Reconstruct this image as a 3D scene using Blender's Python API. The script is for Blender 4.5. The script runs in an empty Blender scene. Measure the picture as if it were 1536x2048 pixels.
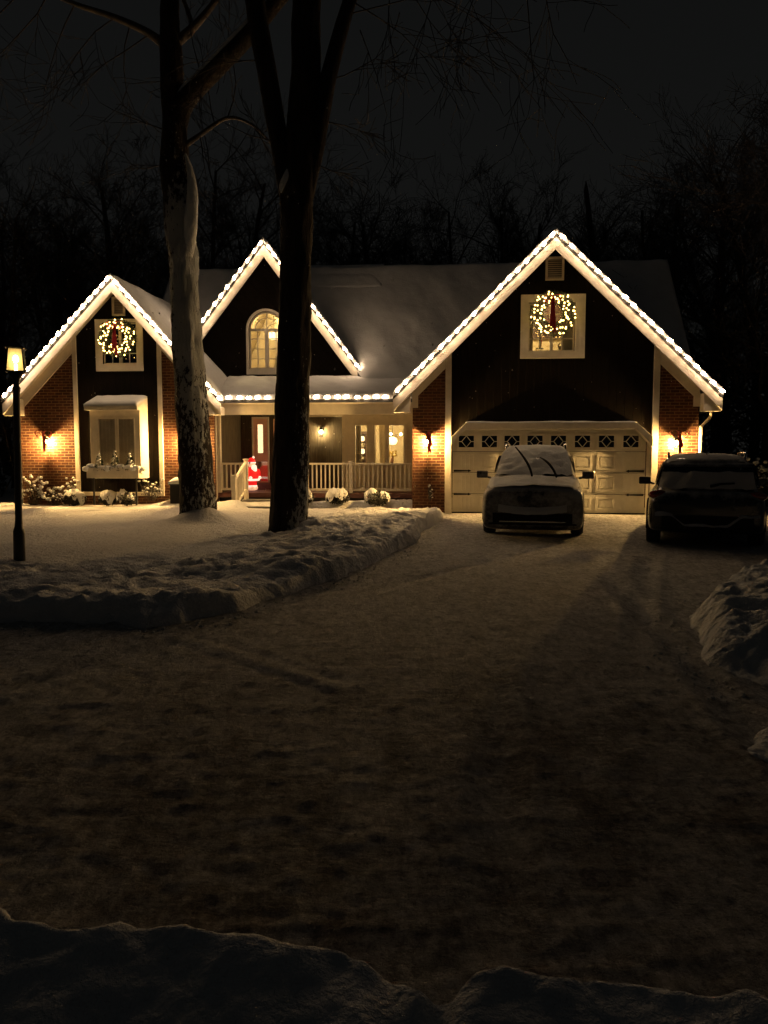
import bpy, bmesh, math, random
import numpy as np
from mathutils import Vector, Matrix
random.seed(7)
R = math.radians
SC = bpy.context.scene
COL = SC.collection

# ------------------------------------------------------------------ camera, sky, exposure
PITCH = R(4.85); CAMZ = 1.7; FPX = 1547.0
cam = bpy.data.cameras.new("camera"); camo = bpy.data.objects.new("camera", cam); COL.objects.link(camo)
camo.location = (0, 0, CAMZ); camo.rotation_euler = (R(90) - PITCH, 0, 0)
cam.sensor_fit = 'VERTICAL'; cam.sensor_height = 24; cam.lens = FPX / 2048 * 24
cam.clip_start = 0.05; cam.clip_end = 600
SC.camera = camo
W = bpy.data.worlds.new("World"); SC.world = W; W.use_nodes = True
wn = W.node_tree.nodes; wl = W.node_tree.links; wn.clear()
wo = wn.new('ShaderNodeOutputWorld'); wb = wn.new('ShaderNodeBackground')
wtc = wn.new('ShaderNodeTexCoord'); wsx = wn.new('ShaderNodeSeparateXYZ'); wr = wn.new('ShaderNodeValToRGB')
wl.new(wtc.outputs['Generated'], wsx.inputs[0]); wl.new(wsx.outputs[2], wr.inputs[0])
e = wr.color_ramp.elements                              # overcast night sky, paler low down over the lit snow
e[0].position = 0.0; e[0].color = (0.0078, 0.0078, 0.0073, 1)
e[1].position = 0.62; e[1].color = (0.0046, 0.0049, 0.0049, 1)
wl.new(wr.outputs[0], wb.inputs[0]); wl.new(wb.outputs[0], wo.inputs[0]); wb.inputs[1].default_value = 1.0
SC.view_settings.view_transform = 'Standard'; SC.view_settings.look = 'None'
SC.view_settings.exposure = 0.0; SC.view_settings.gamma = 1.0
cy = SC.cycles
cy.use_denoising = True; cy.max_bounces = 7; cy.diffuse_bounces = 4; cy.glossy_bounces = 3
cy.transparent_max_bounces = 16; cy.caustics_reflective = False; cy.caustics_refractive = False
cy.sample_clamp_indirect = 4.0; cy.use_light_tree = True

# ------------------------------------------------------------------ pixel rays, house frame
def ray(px, py):
    u = (px - 768) / FPX; v = (1024 - py) / FPX
    return Vector((u, math.cos(PITCH) + v * math.sin(PITCH), -math.sin(PITCH) + v * math.cos(PITCH)))
def at(px, py, Y):
    d = ray(px, py); t = Y / d.y
    return Vector((d.x * t, Y, CAMZ + d.z * t))
def ground(px, py, z=0.0):
    d = ray(px, py); t = (z - CAMZ) / d.z
    return Vector((d.x * t, d.y * t, z))
YAW = R(5.0); CY_, SY_ = math.cos(YAW), math.sin(YAW)
HO = Vector((4.1, 19.3, 0.0))                           # house origin: middle of the garage front
def hp(px, py, d):
    """point where the line of sight meets the house plane lying d behind the garage front -> (x, z) in the house frame"""
    n = Vector((SY_, CY_, 0)); D = ray(px, py); C = Vector((0, 0, CAMZ))
    t = ((HO - C).dot(n) + d) / D.dot(n); P = C + t * D
    return ((P - HO).dot(Vector((CY_, -SY_, 0))), P.z)
def rect(x0, y0, x1, y1, d):
    mx, my = (x0 + x1) / 2, (y0 + y1) / 2
    return hp(x0, my, d)[0], hp(x1, my, d)[0], hp(mx, y1, d)[1], hp(mx, y0, d)[1]   # xa, xb, zlow, zhigh
def H(x, y, z):
    return Vector((HO.x + x * CY_ + y * SY_, HO.y - x * SY_ + y * CY_, z))

# ------------------------------------------------------------------ materials
MATS = {}
def nodes(name):
    m = bpy.data.materials.new(name); m.use_nodes = True
    nt = m.node_tree; b = nt.nodes['Principled BSDF']
    MATS[name] = m
    return m, nt, b
def N(nt, t, **k):
    n = nt.nodes.new(t)
    for a, v in k.items():
        if a in n.inputs: n.inputs[a].default_value = v
        else: setattr(n, a, v)
    return n
def noise(nt, scale, detail=4, rough=0.55, vec=None):
    n = N(nt, 'ShaderNodeTexNoise'); n.inputs['Scale'].default_value = scale
    n.inputs['Detail'].default_value = detail; n.inputs['Roughness'].default_value = rough
    if vec is not None: nt.links.new(vec, n.inputs['Vector'])
    return n.outputs[0]
def ramp(nt, src, stops):
    r = N(nt, 'ShaderNodeValToRGB'); nt.links.new(src, r.inputs[0])
    el = r.color_ramp.elements
    while len(el) < len(stops): el.new(0.5)
    for q, (p, c) in zip(el, stops):
        q.position = p; q.color = (c[0], c[1], c[2], 1) if not isinstance(c, (int, float)) else (c, c, c, 1)
    return r.outputs[0]
def objco(nt, scale=(1, 1, 1), rot=(0, 0, 0)):
    tc = N(nt, 'ShaderNodeTexCoord'); mp = N(nt, 'ShaderNodeMapping')
    mp.inputs['Scale'].default_value = scale; mp.inputs['Rotation'].default_value = rot
    nt.links.new(tc.outputs['Object'], mp.inputs[0]); return mp.outputs[0]
def bump(nt, b, src, dist, strength=1.0):
    n = N(nt, 'ShaderNodeBump'); n.inputs['Distance'].default_value = dist; n.inputs['Strength'].default_value = strength
    nt.links.new(src, n.inputs['Height']); nt.links.new(n.outputs[0], b.inputs['Normal'])
    return n
def math_(nt, op, a, b_):
    n = N(nt, 'ShaderNodeMath'); n.operation = op
    for i, s in enumerate((a, b_)):
        if isinstance(s, (int, float)): n.inputs[i].default_value = s
        else: nt.links.new(s, n.inputs[i])
    return n.outputs[0]
def paint(name, col, rough=0.5, var=0.12, nscale=6, metallic=0, coat=0, bumpd=0.0, bscale=40):
    m, nt, b = nodes(name)
    v = objco(nt)
    c0 = tuple(x * (1 - var) for x in col); c1 = tuple(min(1, x * (1 + var)) for x in col)
    nt.links.new(ramp(nt, noise(nt, nscale, 5, 0.6, v), [(0.3, c0), (0.7, c1)]), b.inputs['Base Color'])
    b.inputs['Roughness'].default_value = rough; b.inputs['Metallic'].default_value = metallic
    if coat: b.inputs['Coat Weight'].default_value = coat; b.inputs['Coat Roughness'].default_value = 0.06
    if bumpd: bump(nt, b, noise(nt, bscale, 4, 0.6, v), bumpd)
    return m
def emit(name, col, strength):
    m, nt, b = nodes(name)
    b.inputs['Base Color'].default_value = (*[min(1, x) for x in col], 1)
    b.inputs['Emission Color'].default_value = (*col, 1); b.inputs['Emission Strength'].default_value = strength
    return m
def glass(name, tint=(1, 1, 1), refl=0.09):
    m, nt, b = nodes(name); nt.nodes.remove(b)
    t = N(nt, 'ShaderNodeBsdfTransparent'); t.inputs[0].default_value = (*tint, 1)
    g = N(nt, 'ShaderNodeBsdfGlossy'); g.inputs['Roughness'].default_value = 0.03
    x = N(nt, 'ShaderNodeMixShader'); x.inputs[0].default_value = refl
    nt.links.new(t.outputs[0], x.inputs[1]); nt.links.new(g.outputs[0], x.inputs[2])
    nt.links.new(x.outputs[0], nt.nodes['Material Output'].inputs[0]); return m
def snow_mat(name, base=(0.78, 0.78, 0.77), coarse=7.0, fine=55.0, bd=0.03, dirt=None):
    m, nt, b = nodes(name); v = objco(nt)
    nt.links.new(ramp(nt, noise(nt, 3.0, 6, 0.6, v), [(0.3, tuple(x * 0.88 for x in base)), (0.7, base)]), b.inputs['Base Color'])
    b.inputs['Roughness'].default_value = 0.75; b.inputs['Specular IOR Level'].default_value = 0.25
    h = math_(nt, 'ADD', noise(nt, coarse, 6, 0.62, v), math_(nt, 'MULTIPLY', noise(nt, fine, 3, 0.6, v), 0.35))
    bump(nt, b, h, bd)
    return m
snow_mat('snow'); snow_mat('roof_snow', (0.64, 0.65, 0.66), 3.0, 30, 0.02); snow_mat('lawn_snow', (0.78, 0.77, 0.76), 9, 34, 0.055)
snow_mat('dark_car_snow', (0.42, 0.42, 0.43), 22, 90, 0.012); snow_mat('car_snow', (0.62, 0.62, 0.62), 22, 90, 0.012)  # two car snows, one in a darker tone
snow_mat('bank_snow', (0.7, 0.71, 0.72), 10, 42, 0.05)
# packed, driven-over snow of the driveway
m, nt, b = nodes('drive_snow'); v = objco(nt); vt = objco(nt, (1.0, 0.30, 1), (0, 0, R(-30))); vx = objco(nt, (0.45, 1.0, 1), (0, 0, R(8)))
patch = noise(nt, 0.42, 7, 0.66, v); streak = noise(nt, 3.4, 8, 0.7, vt); scrape = noise(nt, 15.0, 7, 0.72, vx); grit = noise(nt, 30, 6, 0.75, v); speck = noise(nt, 130, 2, 0.6, v)
mixv = math_(nt, 'ADD', math_(nt, 'MULTIPLY', patch, 0.50), math_(nt, 'ADD', math_(nt, 'MULTIPLY', streak, 0.32), math_(nt, 'ADD', math_(nt, 'MULTIPLY', scrape, 0.22), math_(nt, 'MULTIPLY', grit, 0.16))))
worn_dark = N(nt, 'ShaderNodeVectorMath'); worn_dark.operation = 'DISTANCE'; nt.links.new(objco(nt, (0.22, 0.27, 0)), worn_dark.inputs[0]); worn_dark.inputs[1].default_value = (0.05, 0.95, 0)   # wear of the driven apron, strengthened to put the near darkness into the colour
mixv = math_(nt, 'SUBTRACT', mixv, math_(nt, 'MULTIPLY', ramp(nt, worn_dark.outputs['Value'], [(0.2, 1.0), (1.0, 0.0)]), 0.11))
dc = ramp(nt, mixv, [(0.39, (0.11, 0.093, 0.085)), (0.46, (0.38, 0.35, 0.33)), (0.52, (0.80, 0.775, 0.75)), (0.60, (0.90, 0.885, 0.87))])
dm_ = N(nt, 'ShaderNodeMixRGB'); dm_.blend_type = 'MULTIPLY'; dm_.inputs[0].default_value = 1.0; nt.links.new(dc, dm_.inputs[1]); nt.links.new(ramp(nt, speck, [(0.30, (0.55, 0.53, 0.52)), (0.50, (1, 1, 1))]), dm_.inputs[2])
def mul_(c, f):
    q = N(nt, 'ShaderNodeMixRGB'); q.blend_type = 'MULTIPLY'; q.inputs[0].default_value = 1.0; nt.links.new(c, q.inputs[1]); nt.links.new(f, q.inputs[2]); return q.outputs[0]
clod = noise(nt, 20.0, 6, 0.75, objco(nt, (1, 0.5, 1), (0, 0, R(6)))); lump = noise(nt, 6.5, 8, 0.78, objco(nt, (1, 0.55, 1), (0, 0, R(-12))))
dcol = mul_(mul_(dm_.outputs[0], ramp(nt, clod, [(0.36, 0.50), (0.58, 1.0)])), ramp(nt, lump, [(0.40, 0.58), (0.56, 1.0)]))  # relief shade of small clods and lumps put into the colour
nt.links.new(dcol, b.inputs['Base Color'])
b.inputs['Roughness'].default_value = 0.85; b.inputs['Specular IOR Level'].default_value = 0.15
hh = math_(nt, 'ADD', math_(nt, 'ADD', math_(nt, 'MULTIPLY', streak, 0.4), math_(nt, 'MULTIPLY', lump, 0.9)), math_(nt, 'ADD', math_(nt, 'MULTIPLY', scrape, 0.8), math_(nt, 'ADD', math_(nt, 'MULTIPLY', grit, 0.60), math_(nt, 'MULTIPLY', speck, 0.08))))
bump(nt, b, hh, 0.075)
# brick
m, nt, b = nodes('brick'); tc = N(nt, 'ShaderNodeTexCoord'); sx = N(nt, 'ShaderNodeSeparateXYZ'); nt.links.new(tc.outputs['Object'], sx.inputs[0])
cx = N(nt, 'ShaderNodeCombineXYZ'); nt.links.new(math_(nt, 'ADD', sx.outputs[0], sx.outputs[1]), cx.inputs[0]); nt.links.new(sx.outputs[2], cx.inputs[1])
bt = N(nt, 'ShaderNodeTexBrick'); nt.links.new(cx.outputs[0], bt.inputs['Vector'])
bt.inputs['Scale'].default_value = 1; bt.inputs['Brick Width'].default_value = 0.215; bt.inputs['Row Height'].default_value = 0.075
bt.inputs['Mortar Size'].default_value = 0.007; bt.inputs['Mortar Smooth'].default_value = 0.15; bt.inputs['Bias'].default_value = -0.1
bt.inputs['Color1'].default_value = (0.115, 0.043, 0.020, 1); bt.inputs['Color2'].default_value = (0.055, 0.020, 0.011, 1); bt.inputs['Mortar'].default_value = (0.24, 0.155, 0.085, 1)
mx = N(nt, 'ShaderNodeMixRGB'); mx.blend_type = 'MULTIPLY'; mx.inputs[0].default_value = 0.7
nt.links.new(bt.outputs[0], mx.inputs[1]); nt.links.new(ramp(nt, noise(nt, 9, 5, 0.65, cx.outputs[0]), [(0.3, 0.45), (0.7, 1.0)]), mx.inputs[2])
nt.links.new(mx.outputs[0], b.inputs['Base Color']); b.inputs['Roughness'].default_value = 0.85; b.inputs['Specular IOR Level'].default_value = 0.2
bump(nt, b, math_(nt, 'SUBTRACT', math_(nt, 'MULTIPLY', noise(nt, 60, 3, 0.6, cx.outputs[0]), 0.3), bt.outputs[1]), 0.008)
# dark siding, grooves as relief
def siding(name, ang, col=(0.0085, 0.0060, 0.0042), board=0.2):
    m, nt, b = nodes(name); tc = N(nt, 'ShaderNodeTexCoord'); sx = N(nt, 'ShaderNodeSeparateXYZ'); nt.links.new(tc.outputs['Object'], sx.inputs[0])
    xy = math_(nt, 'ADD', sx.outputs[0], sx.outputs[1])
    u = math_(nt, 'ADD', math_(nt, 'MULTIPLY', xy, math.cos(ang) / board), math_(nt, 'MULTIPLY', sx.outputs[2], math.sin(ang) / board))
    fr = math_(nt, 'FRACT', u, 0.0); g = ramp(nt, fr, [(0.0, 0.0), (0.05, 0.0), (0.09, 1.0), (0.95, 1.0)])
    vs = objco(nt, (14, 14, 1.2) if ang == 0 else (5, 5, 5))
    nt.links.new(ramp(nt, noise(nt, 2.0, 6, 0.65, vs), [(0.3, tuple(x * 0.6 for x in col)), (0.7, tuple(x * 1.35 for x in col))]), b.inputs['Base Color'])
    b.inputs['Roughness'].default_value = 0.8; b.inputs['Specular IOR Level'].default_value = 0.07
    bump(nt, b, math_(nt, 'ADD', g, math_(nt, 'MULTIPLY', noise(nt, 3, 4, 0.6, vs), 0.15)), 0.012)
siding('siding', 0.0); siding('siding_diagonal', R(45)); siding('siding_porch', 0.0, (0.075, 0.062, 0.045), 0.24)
paint('trim', (0.66, 0.60, 0.50), 0.55, 0.10, 5, bumpd=0.003, bscale=25)
paint('garage_paint', (0.72, 0.69, 0.62), 0.8, 0.10, 2.5, bumpd=0.002, bscale=30)
paint('cream_wall', (0.70, 0.62, 0.46), 0.6, 0.12, 4, bumpd=0.002)
paint('shingle', (0.025, 0.024, 0.022), 0.9, 0.3, 12, bumpd=0.01)
paint('black_metal', (0.012, 0.012, 0.012), 0.4, 0.2, 20, bumpd=0.002)
paint('black_plastic', (0.008, 0.008, 0.008), 0.9, 0.2, 20)
paint('room_wall', (0.70, 0.60, 0.40), 0.7, 0.1, 2)
paint('dark_room', (0.02, 0.017, 0.013), 0.8, 0.3, 4)  # near-black paint puts the gloom of unlit rooms into their walls
paint('wood_dark', (0.045, 0.022, 0.012), 0.5, 0.3, 8)
paint('curtain', (0.40, 0.35, 0.26), 0.9, 0.15, 3)
paint('lace', (0.62, 0.54, 0.40), 0.9, 0.15, 12)
paint('door_paint', (0.78, 0.46, 0.34), 0.45, 0.1, 5)
paint('red_ribbon', (0.30, 0.008, 0.012), 0.5, 0.3, 14)
paint('needle', (0.018, 0.030, 0.012), 0.7, 0.4, 30)
paint('leaf_dark', (0.022, 0.020, 0.012), 0.8, 0.4, 25)
paint('twig', (0.060, 0.045, 0.032), 0.9, 0.35, 12)
paint('porch_floor', (0.10, 0.035, 0.03), 0.6, 0.25, 6)
paint('concrete', (0.16, 0.15, 0.14), 0.85, 0.2, 8, bumpd=0.005)
paint('chrome', (0.55, 0.55, 0.55), 0.18, 0.05, 10, metallic=1)
def frosted_paint(name, col, amount):
    m, nt, b = nodes(name); v = objco(nt); g = N(nt, 'ShaderNodeNewGeometry'); sx = N(nt, 'ShaderNodeSeparateXYZ'); nt.links.new(g.outputs['Normal'], sx.inputs[0])
    k = math_(nt, 'ADD', math_(nt, 'MULTIPLY', sx.outputs[2], 0.30), math_(nt, 'ADD', noise(nt, 2.2, 7, 0.7, v), math_(nt, 'MULTIPLY', noise(nt, 26, 4, 0.7, v), 0.22)))
    f = ramp(nt, k, [(0.66 - amount, 0.0), (0.88 - amount, 0.75)])
    mx = N(nt, 'ShaderNodeMixRGB'); nt.links.new(f, mx.inputs[0]); mx.inputs[1].default_value = (*col, 1); mx.inputs[2].default_value = (0.42, 0.42, 0.42, 1)
    nt.links.new(mx.outputs[0], b.inputs['Base Color']); nt.links.new(ramp(nt, f, [(0.0, 0.25), (0.5, 0.8)]), b.inputs['Roughness'])
    b.inputs['Coat Weight'].default_value = 0.5; b.inputs['Coat Roughness'].default_value = 0.08
frosted_paint('car_brown', (0.016, 0.012, 0.010), 0.15); frosted_paint('frosted_trim', (0.012, 0.012, 0.012), 0.16); frosted_paint('car_black', (0.006, 0.006, 0.007), -0.04)  # frost, heavier on the brown car to stand for light on its front
paint('car_glass', (0.008, 0.008, 0.009), 0.08, 0.2, 6)
paint('tyre', (0.012, 0.012, 0.012), 0.85, 0.2, 20, bumpd=0.004)
paint('lens_red', (0.16, 0.008, 0.006), 0.12, 0.2, 20, coat=0.8)
paint('lens_clear', (0.20, 0.20, 0.20), 0.12, 0.2, 20, coat=0.8)
paint('bark', (0.075, 0.060, 0.048), 0.95, 0.4, 6, bumpd=0.03, bscale=9)
paint('fine_twig', (0.018, 0.014, 0.012), 0.95, 0.3, 3)
paint('forest_bark', (0.050, 0.040, 0.034), 0.95, 0.35, 3)
paint('conifer', (0.014, 0.017, 0.011), 0.9, 0.4, 8)
paint('gold_fabric', (0.55, 0.38, 0.08), 0.7, 0.2, 8)
glass('glass'); glass('dark_glass', (0.55, 0.52, 0.48), 0.10); glass('storm_glass', (0.9, 0.9, 0.88), 0.22)
WARM = (1.0, 0.68, 0.41); AMBER = (1.0, 0.59, 0.19)
emit('bulb_string', WARM, 74); emit('bulb_wreath', (1.0, 0.64, 0.17), 13); emit('bulb_sconce', AMBER, 12800)
emit('bulb_porch', (1.0, 0.70, 0.30), 1500); emit('bulb_post', (1.0, 0.72, 0.30), 26); emit('bulb_room', (1.0, 0.72, 0.32), 480)
emit('warm_glow', (1.0, 0.78, 0.42), 2.6); emit('dish_glow', (1.0, 0.75, 0.4), 2.2)
emit('figure_red', (0.75, 0.012, 0.012), 0.9); emit('figure_white', (1.0, 0.78, 0.60), 1.1); emit('figure_skin', (1.0, 0.55, 0.32), 0.7)
m, nt, b = nodes('frosted')                                                            # lit frosted lantern panes
nt.nodes.remove(b); tl = N(nt, 'ShaderNodeBsdfTranslucent'); tl.inputs[0].default_value = (0.9, 0.78, 0.45, 1); tp = N(nt, 'ShaderNodeBsdfTransparent')
mxs = N(nt, 'ShaderNodeMixShader'); mxs.inputs[0].default_value = 0.45; nt.links.new(tl.outputs[0], mxs.inputs[1]); nt.links.new(tp.outputs[0], mxs.inputs[2])
nt.links.new(mxs.outputs[0], nt.nodes['Material Output'].inputs[0])
def trunk_mat(name, wind, thr, fleck, low=None):
    """rough bark with wind-plastered snow on one side, broken by dark flecks"""
    m, nt, b = nodes(name); tc = N(nt, 'ShaderNodeTexCoord'); v = objco(nt); vb = objco(nt, (7, 7, 1.6)); vf = objco(nt, (10, 10, 4.5))
    g = N(nt, 'ShaderNodeNewGeometry'); dp = N(nt, 'ShaderNodeVectorMath'); dp.operation = 'DOT_PRODUCT'
    nt.links.new(g.outputs['Normal'], dp.inputs[0]); dp.inputs[1].default_value = wind
    n1 = noise(nt, 1.3, 6, 0.65, v); n2 = noise(nt, 1.6, 5, 0.72, vf)
    s = math_(nt, 'ADD', dp.outputs['Value'], math_(nt, 'ADD', math_(nt, 'MULTIPLY', math_(nt, 'SUBTRACT', n1, 0.5), 1.7), math_(nt, 'MULTIPLY', math_(nt, 'SUBTRACT', n2, 0.5), fleck)))
    if low is not None:
        sz = N(nt, 'ShaderNodeSeparateXYZ'); nt.links.new(tc.outputs['Object'], sz.inputs[0])
        s = math_(nt, 'ADD', s, ramp_f(nt, sz.outputs[2], low))
    k = ramp(nt, math_(nt, 'SUBTRACT', s, thr), [(0.0, 0.0), (0.10, 1.0)])
    bark = ramp(nt, noise(nt, 1.5, 6, 0.7, vb), [(0.3, (0.014, 0.011, 0.009)), (0.7, (0.062, 0.050, 0.040))])
    mx = N(nt, 'ShaderNodeMixRGB'); nt.links.new(k, mx.inputs[0]); nt.links.new(bark, mx.inputs[1]); mx.inputs[2].default_value = (0.42, 0.44, 0.46, 1)
    nt.links.new(mx.outputs[0], b.inputs['Base Color']); b.inputs['Roughness'].default_value = 0.9; b.inputs['Specular IOR Level'].default_value = 0.15
    bump(nt, b, math_(nt, 'ADD', math_(nt, 'MULTIPLY', noise(nt, 2.2, 6, 0.7, vb), 1.0), math_(nt, 'MULTIPLY', k, 0.4)), 0.11)
def ramp_f(nt, src, pts):
    """piecewise-linear function of a value: pts = [(x, y), ...]"""
    lo, hi = pts[0][0], pts[-1][0]
    mpn = N(nt, 'ShaderNodeMapRange'); mpn.inputs[1].default_value = lo; mpn.inputs[2].default_value = hi; nt.links.new(src, mpn.inputs[0])
    r = ramp(nt, mpn.outputs[0], [((x - lo) / (hi - lo), (y + 2) / 4) for x, y in pts])
    return math_(nt, 'SUBTRACT', math_(nt, 'MULTIPLY', r, 4.0), 2.0)
trunk_mat('trunk_plastered', (0.45, -0.88, 0.1), 0.62, 5.0, [(0, -0.1), (0.5, -0.25), (1.4, -0.45), (2.2, -0.05), (3.0, 0.15), (3.6, 0.5), (5.4, 0.8), (6.2, 0.35), (6.9, -0.5), (8, -0.9), (12, -1.2)])
trunk_mat('trunk_dark', (0.88, -0.47, 0.0), 1.10, 4.2, [(0, 0.35), (0.9, 0.2), (1.6, -0.1), (3, -0.3), (4.5, -0.7), (6, -0.9), (12, -1.0)])

# ------------------------------------------------------------------ mesh builder and scene objects
class MB:
    def __init__(s): s.v = []; s.f = []
    def add(s, vs, fs):
        o = len(s.v); s.v.extend([tuple(p) for p in vs]); s.f.extend([tuple(i + o for i in f) for f in fs]); return s
    def box(s, x0, x1, y0, y1, z0, z1):
        return s.add([(x0, y0, z0), (x1, y0, z0), (x1, y1, z0), (x0, y1, z0), (x0, y0, z1), (x1, y0, z1), (x1, y1, z1), (x0, y1, z1)],
                     [(0, 3, 2, 1), (4, 5, 6, 7), (0, 1, 5, 4), (1, 2, 6, 5), (2, 3, 7, 6), (3, 0, 4, 7)])
    def prism(s, poly, y0, y1):
        """polygon in x-z pushed from y0 to y1 (convex, or triangulated by the caller)"""
        n = len(poly); vs = [(x, y0, z) for x, z in poly] + [(x, y1, z) for x, z in poly]
        return s.add(vs, [tuple(range(n)), tuple(range(2 * n - 1, n - 1, -1))] + [(i, i + n, (i + 1) % n + n, (i + 1) % n) for i in range(n)])
    def bar(s, p, q, w, h=None):
        p, q = Vector(p), Vector(q); h = h or w; d = (q - p).normalized()
        up = Vector((0, 0, 1)) if abs(d.z) < 0.95 else Vector((0, 1, 0)); a = d.cross(up).normalized() * w / 2; b_ = a.cross(d).normalized() * h / 2
        vs = [p - a - b_, p + a - b_, p + a + b_, p - a + b_, q - a - b_, q + a - b_, q + a + b_, q - a + b_]
        return s.add(vs, [(0, 1, 2, 3), (7, 6, 5, 4), (0, 4, 5, 1), (1, 5, 6, 2), (2, 6, 7, 3), (3, 7, 4, 0)])
    def tube(s, pts, rad, n=6, cap=True):
        pts = [Vector(p) for p in pts]; rad = rad if isinstance(rad, (list, tuple)) else [rad] * len(pts)
        d0 = (pts[1] - pts[0]).normalized(); a = d0.orthogonal().normalized(); vs = []; fs = []
        for i, p in enumerate(pts):
            d = (pts[min(i + 1, len(pts) - 1)] - pts[max(i - 1, 0)]).normalized()
            a = (a - d * a.dot(d)).normalized(); b_ = d.cross(a)
            for k in range(n):
                t = 2 * math.pi * k / n; vs.append(p + (a * math.cos(t) + b_ * math.sin(t)) * rad[i])
        for i in range(len(pts) - 1):
            for k in range(n): fs.append((i * n + k, i * n + (k + 1) % n, (i + 1) * n + (k + 1) % n, (i + 1) * n + k))
        if cap and n > 2: fs += [tuple(range(n - 1, -1, -1)), tuple(range((len(pts) - 1) * n, len(pts) * n))]
        return s.add(vs, fs)
    def ell(s, c, r, nu=10, nv=6, jit=0.0, rnd=random):
        c = Vector(c); r = (r, r, r) if isinstance(r, (int, float)) else r; vs = []; fs = []
        for j in range(nv + 1):
            ph = math.pi * j / nv
            for i in range(nu):
                t = 2 * math.pi * i / nu; k = 1 + (rnd.uniform(-jit, jit) if 0 < j < nv else 0)
                vs.append((c.x + r[0] * math.sin(ph) * math.cos(t) * k, c.y + r[1] * math.sin(ph) * math.sin(t) * k, c.z + r[2] * math.cos(ph) * k))
        for j in range(nv):
            for i in range(nu): fs.append((j * nu + i, (j + 1) * nu + i, (j + 1) * nu + (i + 1) % nu, j * nu + (i + 1) % nu))
        return s.add(vs, fs)
    def lathe(s, prof, n=16, c=(0, 0, 0), sx=1, sy=1):
        vs = []; fs = []
        for r, z in prof:
            for k in range(n):
                t = 2 * math.pi * (k + 0.5) / n; vs.append((c[0] + r * math.cos(t) * sx, c[1] + r * math.sin(t) * sy, c[2] + z))
        for i in range(len(prof) - 1):
            for k in range(n): fs.append((i * n + k, i * n + (k + 1) % n, (i + 1) * n + (k + 1) % n, (i + 1) * n + k))
        fs += [tuple(range(n - 1, -1, -1)), tuple(range((len(prof) - 1) * n, len(prof) * n))]
        return s.add(vs, fs)
    def panel(s, outer, holes, y0, y1):
        """flat wall in the x-z plane with openings, y0 (front) to y1"""
        bm = bmesh.new(); loops = []
        for lp in [outer] + holes:
            vs = [bm.verts.new((x, 0, z)) for x, z in lp]; loops.append(vs)
            for i in range(len(vs)): bm.edges.new((vs[i], vs[(i + 1) % len(vs)]))
        bmesh.ops.triangle_fill(bm, use_beauty=True, use_dissolve=False, edges=bm.edges[:])
        bm.verts.index_update(); n = len(bm.verts)
        co = [v.co.copy() for v in bm.verts]; tri = []
        for f in bm.faces:
            ids = [v.index for v in f.verts]
            f.normal_update(); tri.append(ids if f.normal.y < 0 else ids[::-1])
        vs = [(c.x, y0, c.z) for c in co] + [(c.x, y1, c.z) for c in co]
        fs = tri + [[i + n for i in t[::-1]] for t in tri]
        k = 0
        for lp in loops:
            m_ = len(lp)
            for i in range(m_): fs.append((k + i, k + i + n, k + (i + 1) % m_ + n, k + (i + 1) % m_))
            k += m_
        bm.free(); return s.add(vs, fs)
    def mesh(s, name, mat, smooth=False):
        me = bpy.data.meshes.new(name); me.from_pydata(s.v, [], s.f); me.materials.append(MATS[mat])
        bm = bmesh.new(); bm.from_mesh(me); bmesh.ops.recalc_face_normals(bm, faces=bm.faces[:]); bm.to_mesh(me); bm.free()
        if smooth:
            for p in me.polygons: p.use_smooth = True
        return me
    def pieces(s, name, mat, parent, bevel=0.0):
        """every added shape as a part of its own"""
        par = list(range(len(s.v)))
        def find(i):
            while par[i] != i: par[i] = par[par[i]]; i = par[i]
            return i
        for f in s.f:
            for i in f[1:]: par[find(i)] = find(f[0])
        grp = {}
        for f in s.f: grp.setdefault(find(f[0]), []).append(f)
        for fs in grp.values():
            ids = sorted({i for f in fs for i in f}); mp = {i: k for k, i in enumerate(ids)}; q = MB(); q.add([s.v[i] for i in ids], [[mp[i] for i in f] for f in fs]); q.build(name, mat, parent, bevel=bevel)
    def build(s, name, mat, parent=None, smooth=False, bevel=0.0, loc=None):
        return put(name, s.mesh(name, mat, smooth), parent, bevel, loc)
def put(name, me, parent=None, bevel=0.0, loc=None):
    o = bpy.data.objects.new(name, me); COL.objects.link(o)
    if parent: o.parent = parent
    if loc is not None: o.location = loc
    if bevel:
        b = o.modifiers.new('bevel', 'BEVEL'); b.width = bevel; b.segments = 2; b.limit_method = 'ANGLE'
    return o
def tag(o, label, cat, group=None, kind=None):
    if label: o['label'] = label
    if cat: o['category'] = cat
    if group: o['group'] = group
    if kind: o['kind'] = kind
    return o
def thing(name, label, cat, loc, rz=0.0, group=None):
    o = bpy.data.objects.new(name, None); COL.objects.link(o); o.location = loc; o.rotation_euler = (0, 0, rz); o.empty_display_size = 0.2
    return tag(o, label, cat, group)
def hthing(name, label, cat, x, y, z, group=None): return thing(name, label, cat, H(x, y, z), -YAW, group)
def copy_tree(o, parent=None):
    c = o.copy(); COL.objects.link(c)
    if parent: c.parent = parent
    for ch in list(o.children): copy_tree(ch, c)
    return c

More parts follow.
